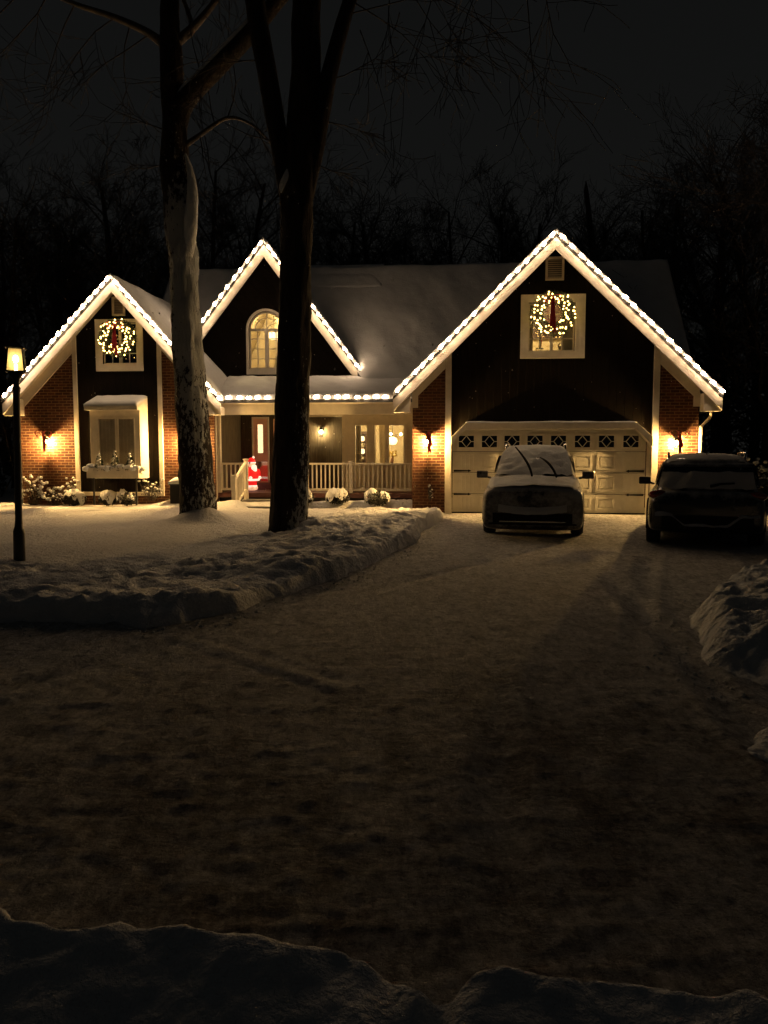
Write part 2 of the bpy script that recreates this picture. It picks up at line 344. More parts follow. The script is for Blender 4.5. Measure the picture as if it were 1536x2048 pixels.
# smooth lattice noise for terrain and snow
_T = np.random.RandomState(3).rand(256, 256)
def vn(x, y):
    xi = np.floor(x).astype(int); yi = np.floor(y).astype(int); fx = x - xi; fy = y - yi
    fx = fx * fx * fx * (fx * (fx * 6 - 15) + 10); fy = fy * fy * fy * (fy * (fy * 6 - 15) + 10)
    a = _T[xi & 255, yi & 255]; b_ = _T[(xi + 1) & 255, yi & 255]; c = _T[xi & 255, (yi + 1) & 255]; d = _T[(xi + 1) & 255, (yi + 1) & 255]
    return (a * (1 - fx) + b_ * fx) * (1 - fy) + (c * (1 - fx) + d * fx) * fy
def fbm(x, y, o=5, g=0.5):
    s = 0; a = 1; t = 0
    for i in range(o):
        s = s + a * (vn(x + 17.3 * i, y - 9.1 * i) - 0.5); t += a; a *= g; x = x * 2.03; y = y * 2.03
    return s / t * 2
def ridged(x, y, o=5):
    s = 0; a = 1; t = 0
    for i in range(o):
        s = s + a * (1 - np.abs(2 * vn(x + 31.7 * i, y + 11.9 * i) - 1)); t += a; a *= 0.5; x = x * 2.1; y = y * 2.1
    return s / t
def sstep(a, b_, x):
    t = np.clip((x - a) / (b_ - a), 0, 1); return t * t * (3 - 2 * t)
def sheet(name, X, Y, Z, mat, parent=None):
    ny, nx = X.shape; me = bpy.data.meshes.new(name)
    v = np.stack([X, Y, Z], -1).reshape(-1, 3)
    i = np.arange(ny * nx).reshape(ny, nx); q = np.stack([i[:-1, :-1], i[:-1, 1:], i[1:, 1:], i[1:, :-1]], -1).reshape(-1, 4)
    me.vertices.add(len(v)); me.vertices.foreach_set('co', v.ravel()); me.loops.add(q.size); me.loops.foreach_set('vertex_index', q.ravel().astype(np.int32))
    me.polygons.add(len(q)); me.polygons.foreach_set('loop_start', np.arange(0, q.size, 4, dtype=np.int32))
    me.polygons.foreach_set('use_smooth', np.ones(len(q), bool)); me.update(calc_edges=True); me.validate(); me.materials.append(MATS[mat])
    return put(name, me, parent)
def poly_sd(X, Y, poly):
    """signed distance to a closed polygon, positive inside"""
    D = np.full(X.shape, 1e9); ins = np.zeros(X.shape, bool); n = len(poly)
    for i in range(n):
        (ax, ay), (bx, by) = poly[i], poly[(i + 1) % n]
        dx, dy = bx - ax, by - ay; t = np.clip(((X - ax) * dx + (Y - ay) * dy) / (dx * dx + dy * dy), 0, 1)
        D = np.minimum(D, np.hypot(X - ax - t * dx, Y - ay - t * dy))
        c = ((ay > Y) != (by > Y)) & (X < (bx - ax) * (Y - ay) / ((by - ay) if by != ay else 1e-9) + ax); ins ^= c
    return np.where(ins, D, -D)

# ------------------------------------------------------------------ ground, driveway, lawn, snow banks
g = np.linspace(-1, 1, 60); g = np.sign(g) * np.abs(g) ** 1.8 * 220
GX, GY = np.meshgrid(g, g + 20)
gz = -0.16 + fbm(GX * 0.05, GY * 0.05) * 0.5 * sstep(40, 70, np.hypot(GX, GY - 12))
tag(sheet('ground', GX, GY, gz, 'snow'), 'snow covered ground stretching under the woods behind the house', 'ground', kind='structure')
rows = 0.7 * (21.5 / 0.7) ** np.linspace(0, 1, 470); U = np.linspace(-1, 1, 560)
DX = U[None, :] * (rows[:, None] * 0.95 + 2.2); DY = np.repeat(rows[:, None], len(U), 1)
ca, sa = math.cos(R(-28)), math.sin(R(-28)); rx = DX * ca - DY * sa; ry = DX * sa + DY * ca
DZ = fbm(DX * 0.4, DY * 0.4) * 0.008 + (ridged(rx * 4.0, ry * 1.8, 6) - 0.5) * 0.008 + fbm(DX * 11, DY * 11, 5) * 0.010
foot = ridged(DX * 1.5 + 40, DY * 2.5, 4) ** 5 * 0.018 * sstep(9, 4, DY); DZ = DZ + foot
def groove(p, q, w, h):                                   # tyre ruts and plough marks
    global DZ
    (ax_, ay_), (bx_, by_) = p, q; dx, dy = bx_ - ax_, by_ - ay_; L2 = dx * dx + dy * dy; t = ((DX - ax_) * dx + (DY - ay_) * dy) / L2
    D_ = np.abs((DX - ax_) * dy - (DY - ay_) * dx) / math.sqrt(L2) + fbm(DX * 1.2, DY * 1.2, 3) * .05
    k = sstep(0, .3, t) * sstep(1.05, .9, t) * (0.5 + vn(DX * 2, DY * 2)); DZ = DZ - h * k * (np.exp(-(D_ / w) ** 2) - .7 * np.exp(-((np.abs(D_) - 1.9 * w) / (.6 * w)) ** 2))
P_ = lambda px, py: tuple(ground(px, py)[:2])
groove(P_(318, 1262), P_(705, 1385), .07, -.009); groove(P_(705, 1385), P_(760, 1352), .05, -.006)
for off in (-.78, .78): groove((2.75 + off, 14.6), (1.2 + off, 2.6), .10, .020); groove((5.2 + off, 12.8), (2.9 + off, 6.4), .10, .018)
groove((2.0, 12), (-3.5, 4.2), .10, .018); groove((0.6, 12), (-5.0, 4.4), .10, .018)
DZ *= sstep(21.0, 17.5, DY) * 0.75 + 0.25
tag(sheet('driveway', DX, DY, DZ, 'drive_snow'), 'wide driveway of packed and driven-over snow in front of the garage', 'driveway', kind='structure')
edge_px = [(897, 1029), (872, 1052), (836, 1083), (775, 1116), (705, 1150), (640, 1172), (565, 1196), (470, 1228), (372, 1250), (270, 1262), (225, 1250), (120, 1252), (0, 1250)]
edge = [tuple(ground(px, py)[:2]) for px, py in edge_px]
lawn_poly = [(1.72, 24)] + edge + [(-25, edge[-1][1] - 0.6), (-25, 40), (1.7, 40)]
T1 = at(397, 1033, 16.2); T2 = at(577, 1058, 13.9)      # feet of the two big trunks
LX, LY = np.meshgrid(np.linspace(-20, 2.3, 440), 6.2 + 22.0 * np.linspace(0, 1, 430) ** 1.25)
sd = poly_sd(LX, LY, lawn_poly) + fbm(LX * 1.1, LY * 1.1, 5) * 0.13 + fbm(LX * 6, LY * 6, 4) * 0.06
zone = sstep(3.6, 1.6, sd + fbm(LX * 0.6, LY * 0.6) * 0.9)
LZ = 0.17 + fbm(LX * 0.25, LY * 0.25) * 0.10
LZ = LZ + zone * ((ridged(LX * 2.3, LY * 2.3, 6) - 0.55) * 0.13 * sstep(.35, .65, vn(LX * .7 + 9, LY * .7)) + fbm(LX * 0.9, LY * 0.9, 6) * 0.12 + fbm(LX * 9, LY * 9, 5) * 0.055 * (0.3 + vn(LX * 1.1, LY * 1.1 + 5)) + 0.02)
LZ = LZ + np.exp(-((sd - 0.55) / 0.4) ** 2) * (0.03 + 0.08 * vn(LX * 1.3, LY * 1.3)) * sstep(20, 12, LY)
LZ = LZ + fbm(LX * 9, LY * 9, 3) * 0.006
for (tx, ty, hh_, rr) in ((T1.x + .12, T1.y - .15, .30, .50), (T2.x + .38, T2.y + .1, .16, .40), (at(840, 1008, 19.3).x, 18.95, .17, .2), (at(355, 1000, 20.6).x, 20.6, .12, .5), (at(470, 1005, 19.9).x, 19.9, .1, .4)):
    LZ = LZ + hh_ * np.exp(-((LX - tx) ** 2 + (LY - ty) ** 2) / rr ** 2)
# shovelled walk along the front of the porch
wy = 20.05 - (LX + 1) * 0.06; walk = sstep(0.05, 0.0, LY - wy) * sstep(-1.35, -1.0, LY - wy) * sstep(-3.9, -3.5, LX + fbm(LX * 2, LY * 2) * .2)
LZ = LZ * (1 - walk) + walk * (0.05 + fbm(LX * 4, LY * 4) * 0.02) + 0.05 * np.exp(-((LY - wy - 0.22) / 0.15) ** 2) * sstep(-4, -3, LX)
LZ = np.where(sd > 0, 1, 0) * 0 + (LZ + 0.2) * sstep(-0.03, 0.15, sd) - 0.2
LZ = LZ - 0.12 * (1 - sstep(-0.3, -0.04, sd))
tag(sheet('lawn', LX, LY, LZ, 'lawn_snow'), 'snow covered front lawn with a lumpy shovelled edge along the driveway', 'lawn', kind='structure')
def lawn_z(x, y):
    i = np.argmin((LX - x) ** 2 + (LY - y) ** 2); return float(LZ.ravel()[i])
def lin_(a, b_, t): return a + (b_ - a) * t
def bank(name, xr, yr, nx, ny, hf, label, loc=None):
    BX, BY = np.meshgrid(np.linspace(*xr, nx), np.linspace(*yr, ny)); c = ((xr[0] + xr[1]) / 2, (yr[0] + yr[1]) / 2)
    o = sheet(name, BX - c[0], BY - c[1], hf(BX, BY), 'bank_snow'); o.location = (c[0], c[1], 0)
    return tag(o, label, 'snow bank')
def big_bank(x, y):
    n1 = fbm(x * 1.3, y * 1.3, 5) * 0.22 + fbm(x * 7, y * 7, 4) * 0.05
    dl = x - np.interp(y, [5.0, 5.9, 6.6, 7.6, 8.9, 10.6], [2.55, 2.50, 2.72, 3.05, 3.9, 5.5]) + n1 * .6
    df = y - 5.0 - np.clip(2.9 - x, 0, 1) * .6 + n1 * 1.5; db = 11.2 - y + n1
    m_ = sstep(0, .30, dl) * sstep(0, 1.7, df) * sstep(0, 1.5, db)
    h = m_ * (0.34 + 0.34 * sstep(.2, 2.0, dl)) * (0.82 + 0.42 * fbm(x * .9 + 3, y * .9, 4))
    h = h + sstep(.02, .3, m_) * ((ridged(x * 1.6, y * 2.2, 6) - .5) * .08 + fbm(x * 3, y * 3, 6) * 0.09 + fbm(x * 16, y * 16, 3) * 0.02)
    return h - 0.16 * (1 - sstep(.0, .05, m_)) - .01
bank('snow_bank', (1.9, 9.5), (4.4, 12), 400, 390, big_bank, 'broad plowed snow bank at the right edge of the driveway, the farther of two there')
def small_bank(x, y):
    s = 0.52 - np.hypot((x - 2.66) * 0.8, (y - 4.1) * 1.0) + fbm(x * 2.6, y * 2.6, 5) * 0.16
    m_ = sstep(0, .32, s)
    return m_ * (0.22 + .10 * fbm(x * 2, y * 2, 3)) + sstep(0, .4, m_) * (fbm(x * 6, y * 6, 5) * 0.08 + (ridged(x * 4, y * 4, 4) - .5) * .07) - 0.16 * (1 - sstep(0, .05, m_)) - .01
bank('snow_bank', (1.5, 3.9), (3.0, 5.2), 210, 190, small_bank, 'small heap of broken snow just entering the right edge, nearer than the broad bank')
# loose crumbs along the shovelled edges
m = MB(); rnd = random.Random(17)
for k in range(420):
    u = rnd.random()
    if u < .55: i = rnd.randrange(len(edge) - 1); w = rnd.random(); x = lin_(edge[i][0], edge[i + 1][0], w) + abs(rnd.gauss(0, .16)); y = lin_(edge[i][1], edge[i + 1][1], w) - abs(rnd.gauss(0, .18))
    elif u < .8: y = rnd.uniform(5, 8.5); x = float(np.interp(y, [5.0, 5.9, 6.6, 7.6, 8.9], [2.5, 2.42, 2.62, 2.95, 3.9])) - abs(rnd.gauss(0, .18))
    else: continue
    r_ = rnd.uniform(.005, .015) * (1.6 if rnd.random() < .08 else 1); zz = float(DZ[int(np.argmin(np.abs(rows - y))), int(np.argmin(np.abs(U - x / (y * .95 + 2.2))))])
    m.ell((x, y, zz + r_ * .3), (r_, r_ * rnd.uniform(.7, 1.2), r_ * .8), 6, 4, .3, rnd)
tag(m.build('snow_crumbs', 'bank_snow'), 'loose crumbs of snow scattered along the shovelled edges of the driveway', 'snow crumbs', kind='stuff')
crest = [ground(px, py, 0.33) for px, py in [(-160, 1795), (0, 1808), (150, 1832), (280, 1822), (400, 1834), (560, 1868), (690, 1884), (770, 1902), (850, 1945), (905, 1975), (950, 1945), (1010, 1938), (1180, 1932), (1300, 1957), (1420, 1968), (1536, 1990), (1700, 2000)]]
def near_bank(x, y):
    cyy = np.interp(x, [c.x for c in crest], [c.y for c in crest])
    s = cyy - y + fbm(x * 4, y * 4, 4) * 0.05 + fbm(x * 14, y * 14, 3) * 0.018
    h = (0.36 - 0.22 * np.clip(s - .03, 0, 2)) * sstep(-0.16, 0.03, s) + 0.03 * fbm(x * 3, y * 3, 4) + fbm(x * 12, y * 12, 4) * 0.008 * sstep(-.3, 0, s)
    notch = np.exp(-((x - 0.155 - (y - 1.9) * .25) / 0.05) ** 2) * 0.045 + np.exp(-((x - 0.02) / 0.05) ** 2) * 0.03
    return h - notch * sstep(-.25, 0, s) - 0.12 * (s < -0.16) - 0.03
bank('snow_bank', (-3.2, 3.2), (0.5, 2.9), 520, 220, near_bank, 'street side snow bank across the bottom of the picture with a notch in its crest')

# ------------------------------------------------------------------ the house
house = thing('house', 'brick and dark sided house with three light-trimmed gables and snow covered roofs', 'house', HO, -YAW)
class Gable:
    def __init__(s, ap, lt, rt, d):
        s.A = hp(*ap, d); L = hp(*lt, d); Q = hp(*rt, d); zt = (L[1] + Q[1]) / 2; s.L = (L[0], zt); s.R = (Q[0], zt); s.d = d
        s.sl = (s.A[1] - zt) / (s.A[0] - s.L[0]); s.sr = (s.A[1] - zt) / (s.R[0] - s.A[0])
    def z(s, x, off=0.0): return s.A[1] - off - (s.sl * (s.A[0] - x) if x < s.A[0] else s.sr * (x - s.A[0]))
    def chevron(s, mb, o1, o2, y0, y1, x0=None, x1=None):
        x0 = s.L[0] if x0 is None else x0; x1 = s.R[0] if x1 is None else x1
        a = s.A; p = [(x0, s.z(x0, o1)), (a[0], a[1] - o1), (x1, s.z(x1, o1)), (x1, s.z(x1, o2)), (a[0], a[1] - o2), (x0, s.z(x0, o2))]
        vs = [(x, y0, z) for x, z in p] + [(x, y1, z) for x, z in p]
        return mb.add(vs, [(0, 1, 4, 5), (1, 2, 3, 4), (11, 10, 7, 6), (10, 9, 8, 7)] + [(i, i + 6, (i + 1) % 6 + 6, (i + 1) % 6) for i in range(6)])
def snow_slab(mb, P, nu, nv, th, rnd=0.10, amp=0.35, lu=None, lv=None, seed=0.0, low_=.45):
    """a snow layer over the patch P(u, v): puffy edges, uneven depth"""
    us = np.linspace(0, 1, nu); vs_ = np.linspace(0, 1, nv); lu = lu or (Vector(P(1, 0)) - Vector(P(0, 0))).length; lv = lv or (Vector(P(0, 1)) - Vector(P(0, 0))).length
    low = np.array([P(u, v) for u in us for v in vs_]); UU, VV = [q.ravel() for q in np.meshgrid(us, vs_, indexing='ij')]
    e_ = np.minimum(np.minimum(UU, 1 - UU) * lu, np.minimum(VV, 1 - VV) * lv); k = low_ + (1 - low_) * np.sin(np.minimum(1, e_ / rnd) * math.pi / 2)
    nz = fbm(low[:, 0] * 1.7 + low[:, 1] * 1.1 + seed, low[:, 2] * 1.7 - low[:, 1] * 0.6 + seed, 4)
    top = low.copy(); top[:, 2] += th * k * (1 + amp * nz); top = [tuple(p) for p in top]; low = [tuple(p) for p in low]
    n = nu * nv; fs = []
    for i in range(nu - 1):
        for j in range(nv - 1):
            a = i * nv + j; fs.append((a, a + nv, a + nv + 1, a + 1))
    def side(ids): return [(ids[k], ids[k + 1], ids[k + 1] + n, ids[k] + n) for k in range(len(ids) - 1)]
    fs += side([j for j in range(nv)]) + side([(nu - 1) * nv + j for j in range(nv)]) + side([i * nv for i in range(nu)]) + side([i * nv + nv - 1 for i in range(nu)])
    return mb.add(top + low, fs)
def lerp2(a, b_, c, d): return lambda u, v: tuple((a[k] * (1 - u) + b_[k] * u) * (1 - v) + (d[k] * (1 - u) + c[k] * u) * v for k in range(3))
G1 = Gable((1112, 458), (786, 785), (1446, 781), -0.35)     # garage gable
G2 = Gable((222, 548), (4, 797), (441, 791), 0.25)          # left gable
G3 = Gable((527, 476), (312, 764), (741, 765), 2.7)         # entry gable
roofs = MB(); gsnow = MB(); fascia = MB(); soffit = MB()
for gb, back, fz in ((G1, 7.0, 0.30), (G2, 6.5, 0.29), (G3, 5.8, 0.36)):
    gb.chevron(roofs, 0.11, 0.17, gb.d - 0.03, back); gb.fz = fz
    gb.chevron(fascia, 0.172, 0.17 + fz, gb.d - 0.012, gb.d + 0.03)
    gb.chevron(soffit, 0.30, 0.33, gb.d + 0.032, gb.d + 0.36)
    for xa, xb in ((gb.L[0], gb.A[0]), (gb.A[0], gb.R[0])):
        snow_slab(gsnow, lerp2((xa, gb.d - 0.045, gb.z(xa, 0.108)), (xb, gb.d - 0.045, gb.z(xb, 0.108)), (xb, back, gb.z(xb, 0.108)), (xa, back, gb.z(xa, 0.108))), 42, 60, 0.145, 0.09, 0.30, low_=.85)
# main roof behind the gables, down to where it meets the porch roof
rd, rz = 5.7, 7.40
pgx0 = hp(419, 799, 0.5)[0]; pgx1 = hp(826, 799, 0.5)[0]; pz0 = hp(620, 799, 0.5)[1]; pz1 = hp(620, 760, 2.95)[1]
ms = 1.187; mp = (pz1 - pz0) / 2.43; ed = ((rz - ms * rd) - (pz0 - .52 * mp)) / (mp - ms); ez = rz - ms * (rd - ed)
mx0 = hp(345, 556, rd)[0]; mx1 = hp(1334, 545, rd)[0]; stepx = hp(767, 550, rd)[0]
ml, mr = G3.L[0] + .1, G3.R[0] - .1
def slope(x0e, x0r, x1e, x1r, up=0.0, nu=40):
    a, b_, c, d = (x0e, ed, ez), (x1e, ed, ez), (x1r, rd, rz + up), (x0r, rd, rz + up)
    roofs.add([a, b_, c, d] + [(p[0], p[1], p[2] - .12) for p in (a, b_, c, d)], [(0, 1, 2, 3), (7, 6, 5, 4), (0, 4, 5, 1), (1, 5, 6, 2), (2, 6, 7, 3), (3, 7, 4, 0)])
    snow_slab(gsnow, lerp2(*[(p[0], p[1], p[2] + .002) for p in (a, b_, c, d)]), nu, 44, 0.17, 0.22, 0.35)
slope(mx0, mx0, ml, G3.A[0]); slope(mr, G3.A[0], mx1, mx1, 0, 110)
roofs.add([(mx0, rd, rz), (mx1, rd, rz), (mx1, 9, 3.9), (mx0, 9, 3.9), (mx0, rd, rz - .12), (mx1, rd, rz - .12), (mx1, 9, 3.78), (mx0, 9, 3.78)], [(0, 1, 2, 3), (7, 6, 5, 4), (0, 4, 5, 1), (1, 5, 6, 2), (2, 6, 7, 3), (3, 7, 4, 0)])
snow_slab(gsnow, lerp2((G3.A[0], rd - .75, rz - .75 * (rz - ez) / (rd - ed) + .10), (stepx, rd - .75, rz - .75 * (rz - ez) / (rd - ed) + .10), (stepx, rd + .25, rz + .10), (G3.A[0], rd + .25, rz + .10)), 50, 24, .20, .5, .3)
snow_slab(gsnow, lerp2((mx0, rd + .01, rz), (mx1, rd + .01, rz), (mx1, 9, 3.9), (mx0, 9, 3.9)), 60, 10, 0.16, 0.2)
# porch roof, a low slope under the entry gable
a, b_, c, d = (pgx0, .52, pz0), (pgx1, .52, pz0), (pgx1, 3.02, pz1), (pgx0 - .3, 3.02, pz1)
roofs.add([a, b_, c, d] + [(p[0], p[1], p[2] - .08) for p in (a, b_, c, d)], [(0, 1, 2, 3), (7, 6, 5, 4), (0, 4, 5, 1), (1, 5, 6, 2), (2, 6, 7, 3), (3, 7, 4, 0)])
psnow = MB(); snow_slab(psnow, lerp2(*[(p[0] + (.02 if i in (0, 3) else 0), p[1] - (.04 if i < 2 else 0), p[2] + .003) for i, p in enumerate((a, b_, c, d))]), 90, 46, 0.15, 0.16, 0.4)
roofs.build('roof', 'shingle', house); gsnow.build('roof_snow', 'roof_snow', house, True); psnow.build('porch_roof_snow', 'roof_snow', house, True)
fascia.build('fascia', 'trim', house, bevel=0.006); soffit.build('soffit', 'trim', house)

def X(px, py, d): return hp(px, py, d)[0]
def Z(px, py, d): return hp(px, py, d)[1]
brick = MB(); trim = MB(); side = MB()
ROOMS = []
def room(name, x0, x1, z0, z1, d0, d1, mat, gap=0.04):
    r = MB(); r.box(x0 - gap, x0, d0, d1, z0, z1).box(x1, x1 + gap, d0, d1, z0, z1).box(x0 - gap, x1 + gap, d0, d1, z0 - gap, z0).box(x0 - gap, x1 + gap, d0, d1, z1, z1 + gap).box(x0 - gap, x1 + gap, d1, d1 + gap, z0 - gap, z1 + gap)
    return r.build(name, mat, house)
# --- garage front
gx0, gx1 = X(825, 900, 0), X(1395, 900, 0); sx0, sx1 = X(903, 780, 0), X(1306, 780, 0)
hz0, hz1 = Z(1100, 858.5, 0), Z(1100, 846, 0); cz = Z(1100, 878, 0); cxl, cxr = X(931, 850, 0), X(1269, 850, 0)
wi = rect(1057, 605, 1150, 703, 0); wo_ = rect(1041, 589, 1170, 717, 0)
side.panel([(sx0, cz), (cxl, hz0 + .05), (cxr, hz0 + .05), (sx1, cz), (sx1, G1.z(sx1, .2)), (G1.A[0], G1.A[1] - .2), (sx0, G1.z(sx0, .2))], [[(wi[0], wi[2]), (wi[1], wi[2]), (wi[1], wi[3]), (wi[0], wi[3])]], 0, 0.14)
tw = X(903, 900, 0) - X(891, 900, 0)
for xa, xb in ((gx0, sx0 - tw), (sx1 + tw, gx1)):
    brick.prism([(xa, -.2), (xb, -.2), (xb, G1.z(xb, .2)), (xa, G1.z(xa, .2))], 0, 0.2)
    trim_top = G1.z
for xa, xb in ((sx0 - tw, sx0), (sx1, sx1 + tw)):
    trim.prism([(xa, -.15), (xb, -.15), (xb, G1.z(xb, .25)), (xa, G1.z(xa, .25))], -0.045, 0.19)
def frieze(gb, xa, xb, d, h1, h2, depth=0.05):
    trim.prism([(xa, gb.z(xa, h2)), (xb, gb.z(xb, h2)), (xb, gb.z(xb, h1)), (xa, gb.z(xa, h1))], d - depth, d - .002)
frieze(G1, gx0, sx0 - tw - .003, 0, 0.30, 0.66); frieze(G1, sx1 + tw + .003, gx1, 0, 0.30, 0.66)
cb = X(836, 800, 0) - X(825, 800, 0)
trim.box(gx0 - .01, gx0 + cb, -.056, -.004, Z(830, 816, 0), G1.z(gx0, .45)); trim.box(gx1 - cb, gx1 + .01, -.056, -.004, Z(1390, 813, 0), G1.z(gx1, .45))
# boxed eave returns
for gb, xs, ret in ((G1, (gb_ := G1).L[0], 1), (G1, G1.R[0], -1), (G2, G2.L[0], 1), (G2, G2.R[0], -1)):
    x2 = xs + ret * 0.42; zb = gb.z(xs, .17 + gb.fz)
    trim.prism([(xs, zb - .015), (x2, zb - .015), (x2, gb.z(x2, .46)), (xs, gb.z(xs, .3))], gb.d + .035, gb.d + .34)
brick.box(gx0, gx0 + .19, .205, 5, -.2, 3.0).box(gx1 - .19, gx1, .205, 8.8, -.2, 3.4)
# door canopy with clipped corners
can = MB(); cd = -0.27
xl, xr = X(902, 880, 0), X(1301, 880, 0)
can.box(cxl, cxr, cd, .0, hz0, hz1)
for xa, xb in ((cxl - .001, xl), (cxr + .001, xr)):
    za, zb = Z(1100, 892, 0), Z(1100, 874, 0); can.prism([(xa, hz0), (xb, za), (xb, zb), (xa, hz1)] if xb > xa else [(xa, hz1), (xb, zb), (xb, za), (xa, hz0)], cd, 0.0)
can.build('door_canopy', 'trim', house, bevel=0.008)
cs = MB(); snow_slab(cs, lerp2((cxl, cd, hz1), (cxr, cd, hz1), (cxr, 0, hz1), (cxl, 0, hz1)), 60, 6, 0.035, 0.06, 0.6); cs.build('canopy_snow', 'roof_snow', house, True)
trim.box(sx0, xl + .03, .0, .24, -.12, cz).box(xr - .03, sx1, .0, .24, -.12, cz)
# garage door: four sections, eight lights, strap hinges
dx0, dx1 = X(905, 950, .24), X(1290, 950, .24); dzs = [Z(1098, y, .24) for y in (1026, 988, 945, 903, 850)]; dzs[0] = 0.03
gd = MB(); wc = [932.7, 979, 1024, 1070, 1117, 1165, 1213, 1262]; cols = [X(c, 883, .24) for c in wc]
ww, wh = 0.19, 0.145; zw = Z(1098, 883, .24)
for i in range(3):
    gd.box(dx0, dx1, .24, .28, dzs[i], dzs[i + 1] - .012)
gd.panel([(dx0, dzs[3]), (dx1, dzs[3]), (dx1, dzs[4]), (dx0, dzs[4])], [[(c - ww, zw - wh), (c + ww, zw - wh), (c + ww, zw + wh), (c - ww, zw + wh)] for c in cols], .24, .28)
for i in range(3):
    z0, z1 = dzs[i] + .07, dzs[i + 1] - .075
    for k, c in enumerate(cols):
        if 0 < k < 7:
            w = .235
            gd.panel([(c - w, z0), (c + w, z0), (c + w, z1), (c - w, z1)], [[(c - w + .05, z0 + .05), (c + w - .05, z0 + .05), (c + w - .05, z1 - .05), (c - w + .05, z1 - .05)]],   .212, .2395)
            gd.box(c - w + .085, c + w - .085, .220, .2395, z0 + .085, z1 - .085)
        else:
            for q in (-.15, -.05, .05, .15): gd.box(c + q - .035, c + q + .035, .232, .2395, z0, z1)
gdo = gd.build('garage_door', 'garage_paint', house, bevel=0.005)
fr = MB(); w, h = ww, wh
fr.panel([(-w - .05, -h - .05), (w + .05, -h - .05), (w + .05, h + .05), (-w - .05, h + .05)], [[(-w, -h), (w, -h), (w, h), (-w, h)]], .214, .2385)
for p, q in (((-w * .62, 0), (0, h)), ((0, h), (w * .62, 0)), ((w * .62, 0), (0, -h)), ((0, -h), (-w * .62, 0)), ((-w, 0), (-w * .62, 0)), ((w * .62, 0), (w, 0))): fr.bar((p[0], .245, p[1]), (q[0], .245, q[1]), .022, .018)
fme = fr.mesh('window_frame', 'garage_paint'); pme = MB().box(-w, w, .262, .268, -h, h).mesh('window_pane', 'dark_glass')
for c in cols:
    put('window_frame', fme, gdo, loc=(c, 0, zw)); put('window_pane', pme, gdo, loc=(c, 0, zw))
hm = MB(); L_ = .45; hm.prism([(0, -.028), (L_ * .8, -.016), (L_ * .82, -.034), (L_, 0), (L_ * .82, .034), (L_ * .8, .016), (0, .028)], 0, .012); hme = hm.mesh('hinge', 'black_metal')
for y in (942, 989):
    put('hinge', hme, gdo, loc=(dx0 + .03, .219, Z(1098, y, .24))); o = put('hinge', hme, gdo, loc=(dx1 - .03, .231, Z(1098, y, .24))); o.rotation_euler.z = math.pi
MB().box(dx0 - .02, dx1 + .02, .236, .27, -.03, .03).build('door_seal', 'black_plastic', gdo)
room('garage_interior', dx0 + .05, dx1 - .05, .02, 2.5, .40, 2.4, 'dark_room')
# generic window with casing, sash, muntins and pane
def window(o, i, d, vs=(), hs=(), mull=(), mat='trim', pane='glass', proud=.045, parent=None):
    f = MB(); f.panel([(o[0], o[2]), (o[1], o[2]), (o[1], o[3]), (o[0], o[3])], [[(i[0], i[2]), (i[1], i[2]), (i[1], i[3]), (i[0], i[3])]], d - proud, d - .002)
    s_ = .035; f.panel([(i[0], i[2]), (i[1], i[2]), (i[1], i[3]), (i[0], i[3])], [[(i[0] + s_, i[2] + s_), (i[1] - s_, i[2] + s_), (i[1] - s_, i[3] - s_), (i[0] + s_, i[3] - s_)]], d + .05, d + .09)
    for x in mull: f.box(x - .04, x + .04, d + .03, d + .088, i[2] + s_, i[3] - s_)
    for x in vs: f.box(x - .014, x + .014, d + .064, d + .076, i[2] + s_, i[3] - s_)
    for z in hs: f.box(i[0] + s_, i[1] - s_, d + .0645, d + .0755, z - .014, z + .014)
    fo = f.build('window', mat, house, bevel=.004)
    MB().box(i[0] + s_, i[1] - s_, d + .079, d + .084, i[2] + s_, i[3] - s_).build('pane', pane, fo)
    return fo
def lin(a, b_, t): return a + (b_ - a) * t
wx = [lin(wi[0], wi[1], t) for t in (.27, .5, .73)]
window(wo_, wi, 0, (wx[0], wx[2]), [lin(wi[2], wi[3], t) for t in (.27, .52, .77)], (wx[1],))
rm = room('garage_loft', wi[0] - .7, wi[1] + .6, wi[2] - .35, wi[3] + .5, .16, 2.3, 'room_wall')
MB().ell((wx[1] - .25, 1.0, wi[3] + .3), .09, 10, 6).build('ceiling_bulb', 'bulb_room', house)
MB().box(wi[0] - .6, wi[1] + .5, 2.2, 2.28, lin(wi[2], wi[3], .52), wi[3] + .4).build('loft_dark_panel', 'wood_dark', house)  # added dark panel, darkens the upper half of the lit loft
for xa, xb in ((wi[0] + .01, wi[0] + .13), (wi[1] - .27, wi[1] - .02)):
    cu = MB()
    for k in range(6):
        t = (xb - xa) / 6; cu.box(xa + k * t, xa + (k + 1) * t, .20 + .012 * (k % 2), .22 + .012 * (k % 2), wi[2], wi[3])
    cu.build('curtain', 'curtain', house)
# louvred vents
def vent(px, d):
    x0, x1, z0, z1 = rect(*px, d); f = MB(); b_ = .055
    f.panel([(x0, z0), (x1, z0), (x1, z1), (x0, z1)], [[(x0 + b_, z0 + b_), (x1 - b_, z0 + b_), (x1 - b_, z1 - b_), (x0 + b_, z1 - b_)]], d - .05, d - .002)
    n = 9
    for k in range(n):
        z = lin(z0 + b_, z1 - b_, (k + .5) / n); f.add([(x0 + b_, d - .035, z - .02), (x1 - b_, d - .035, z - .02), (x1 - b_, d - .006, z + .02), (x0 + b_, d - .006, z + .02)], [(0, 1, 2, 3)])
    f.build('vent', 'trim', house)
vent((1091, 514, 1128, 561), 0); vent((225, 594, 250.5, 632), .6)
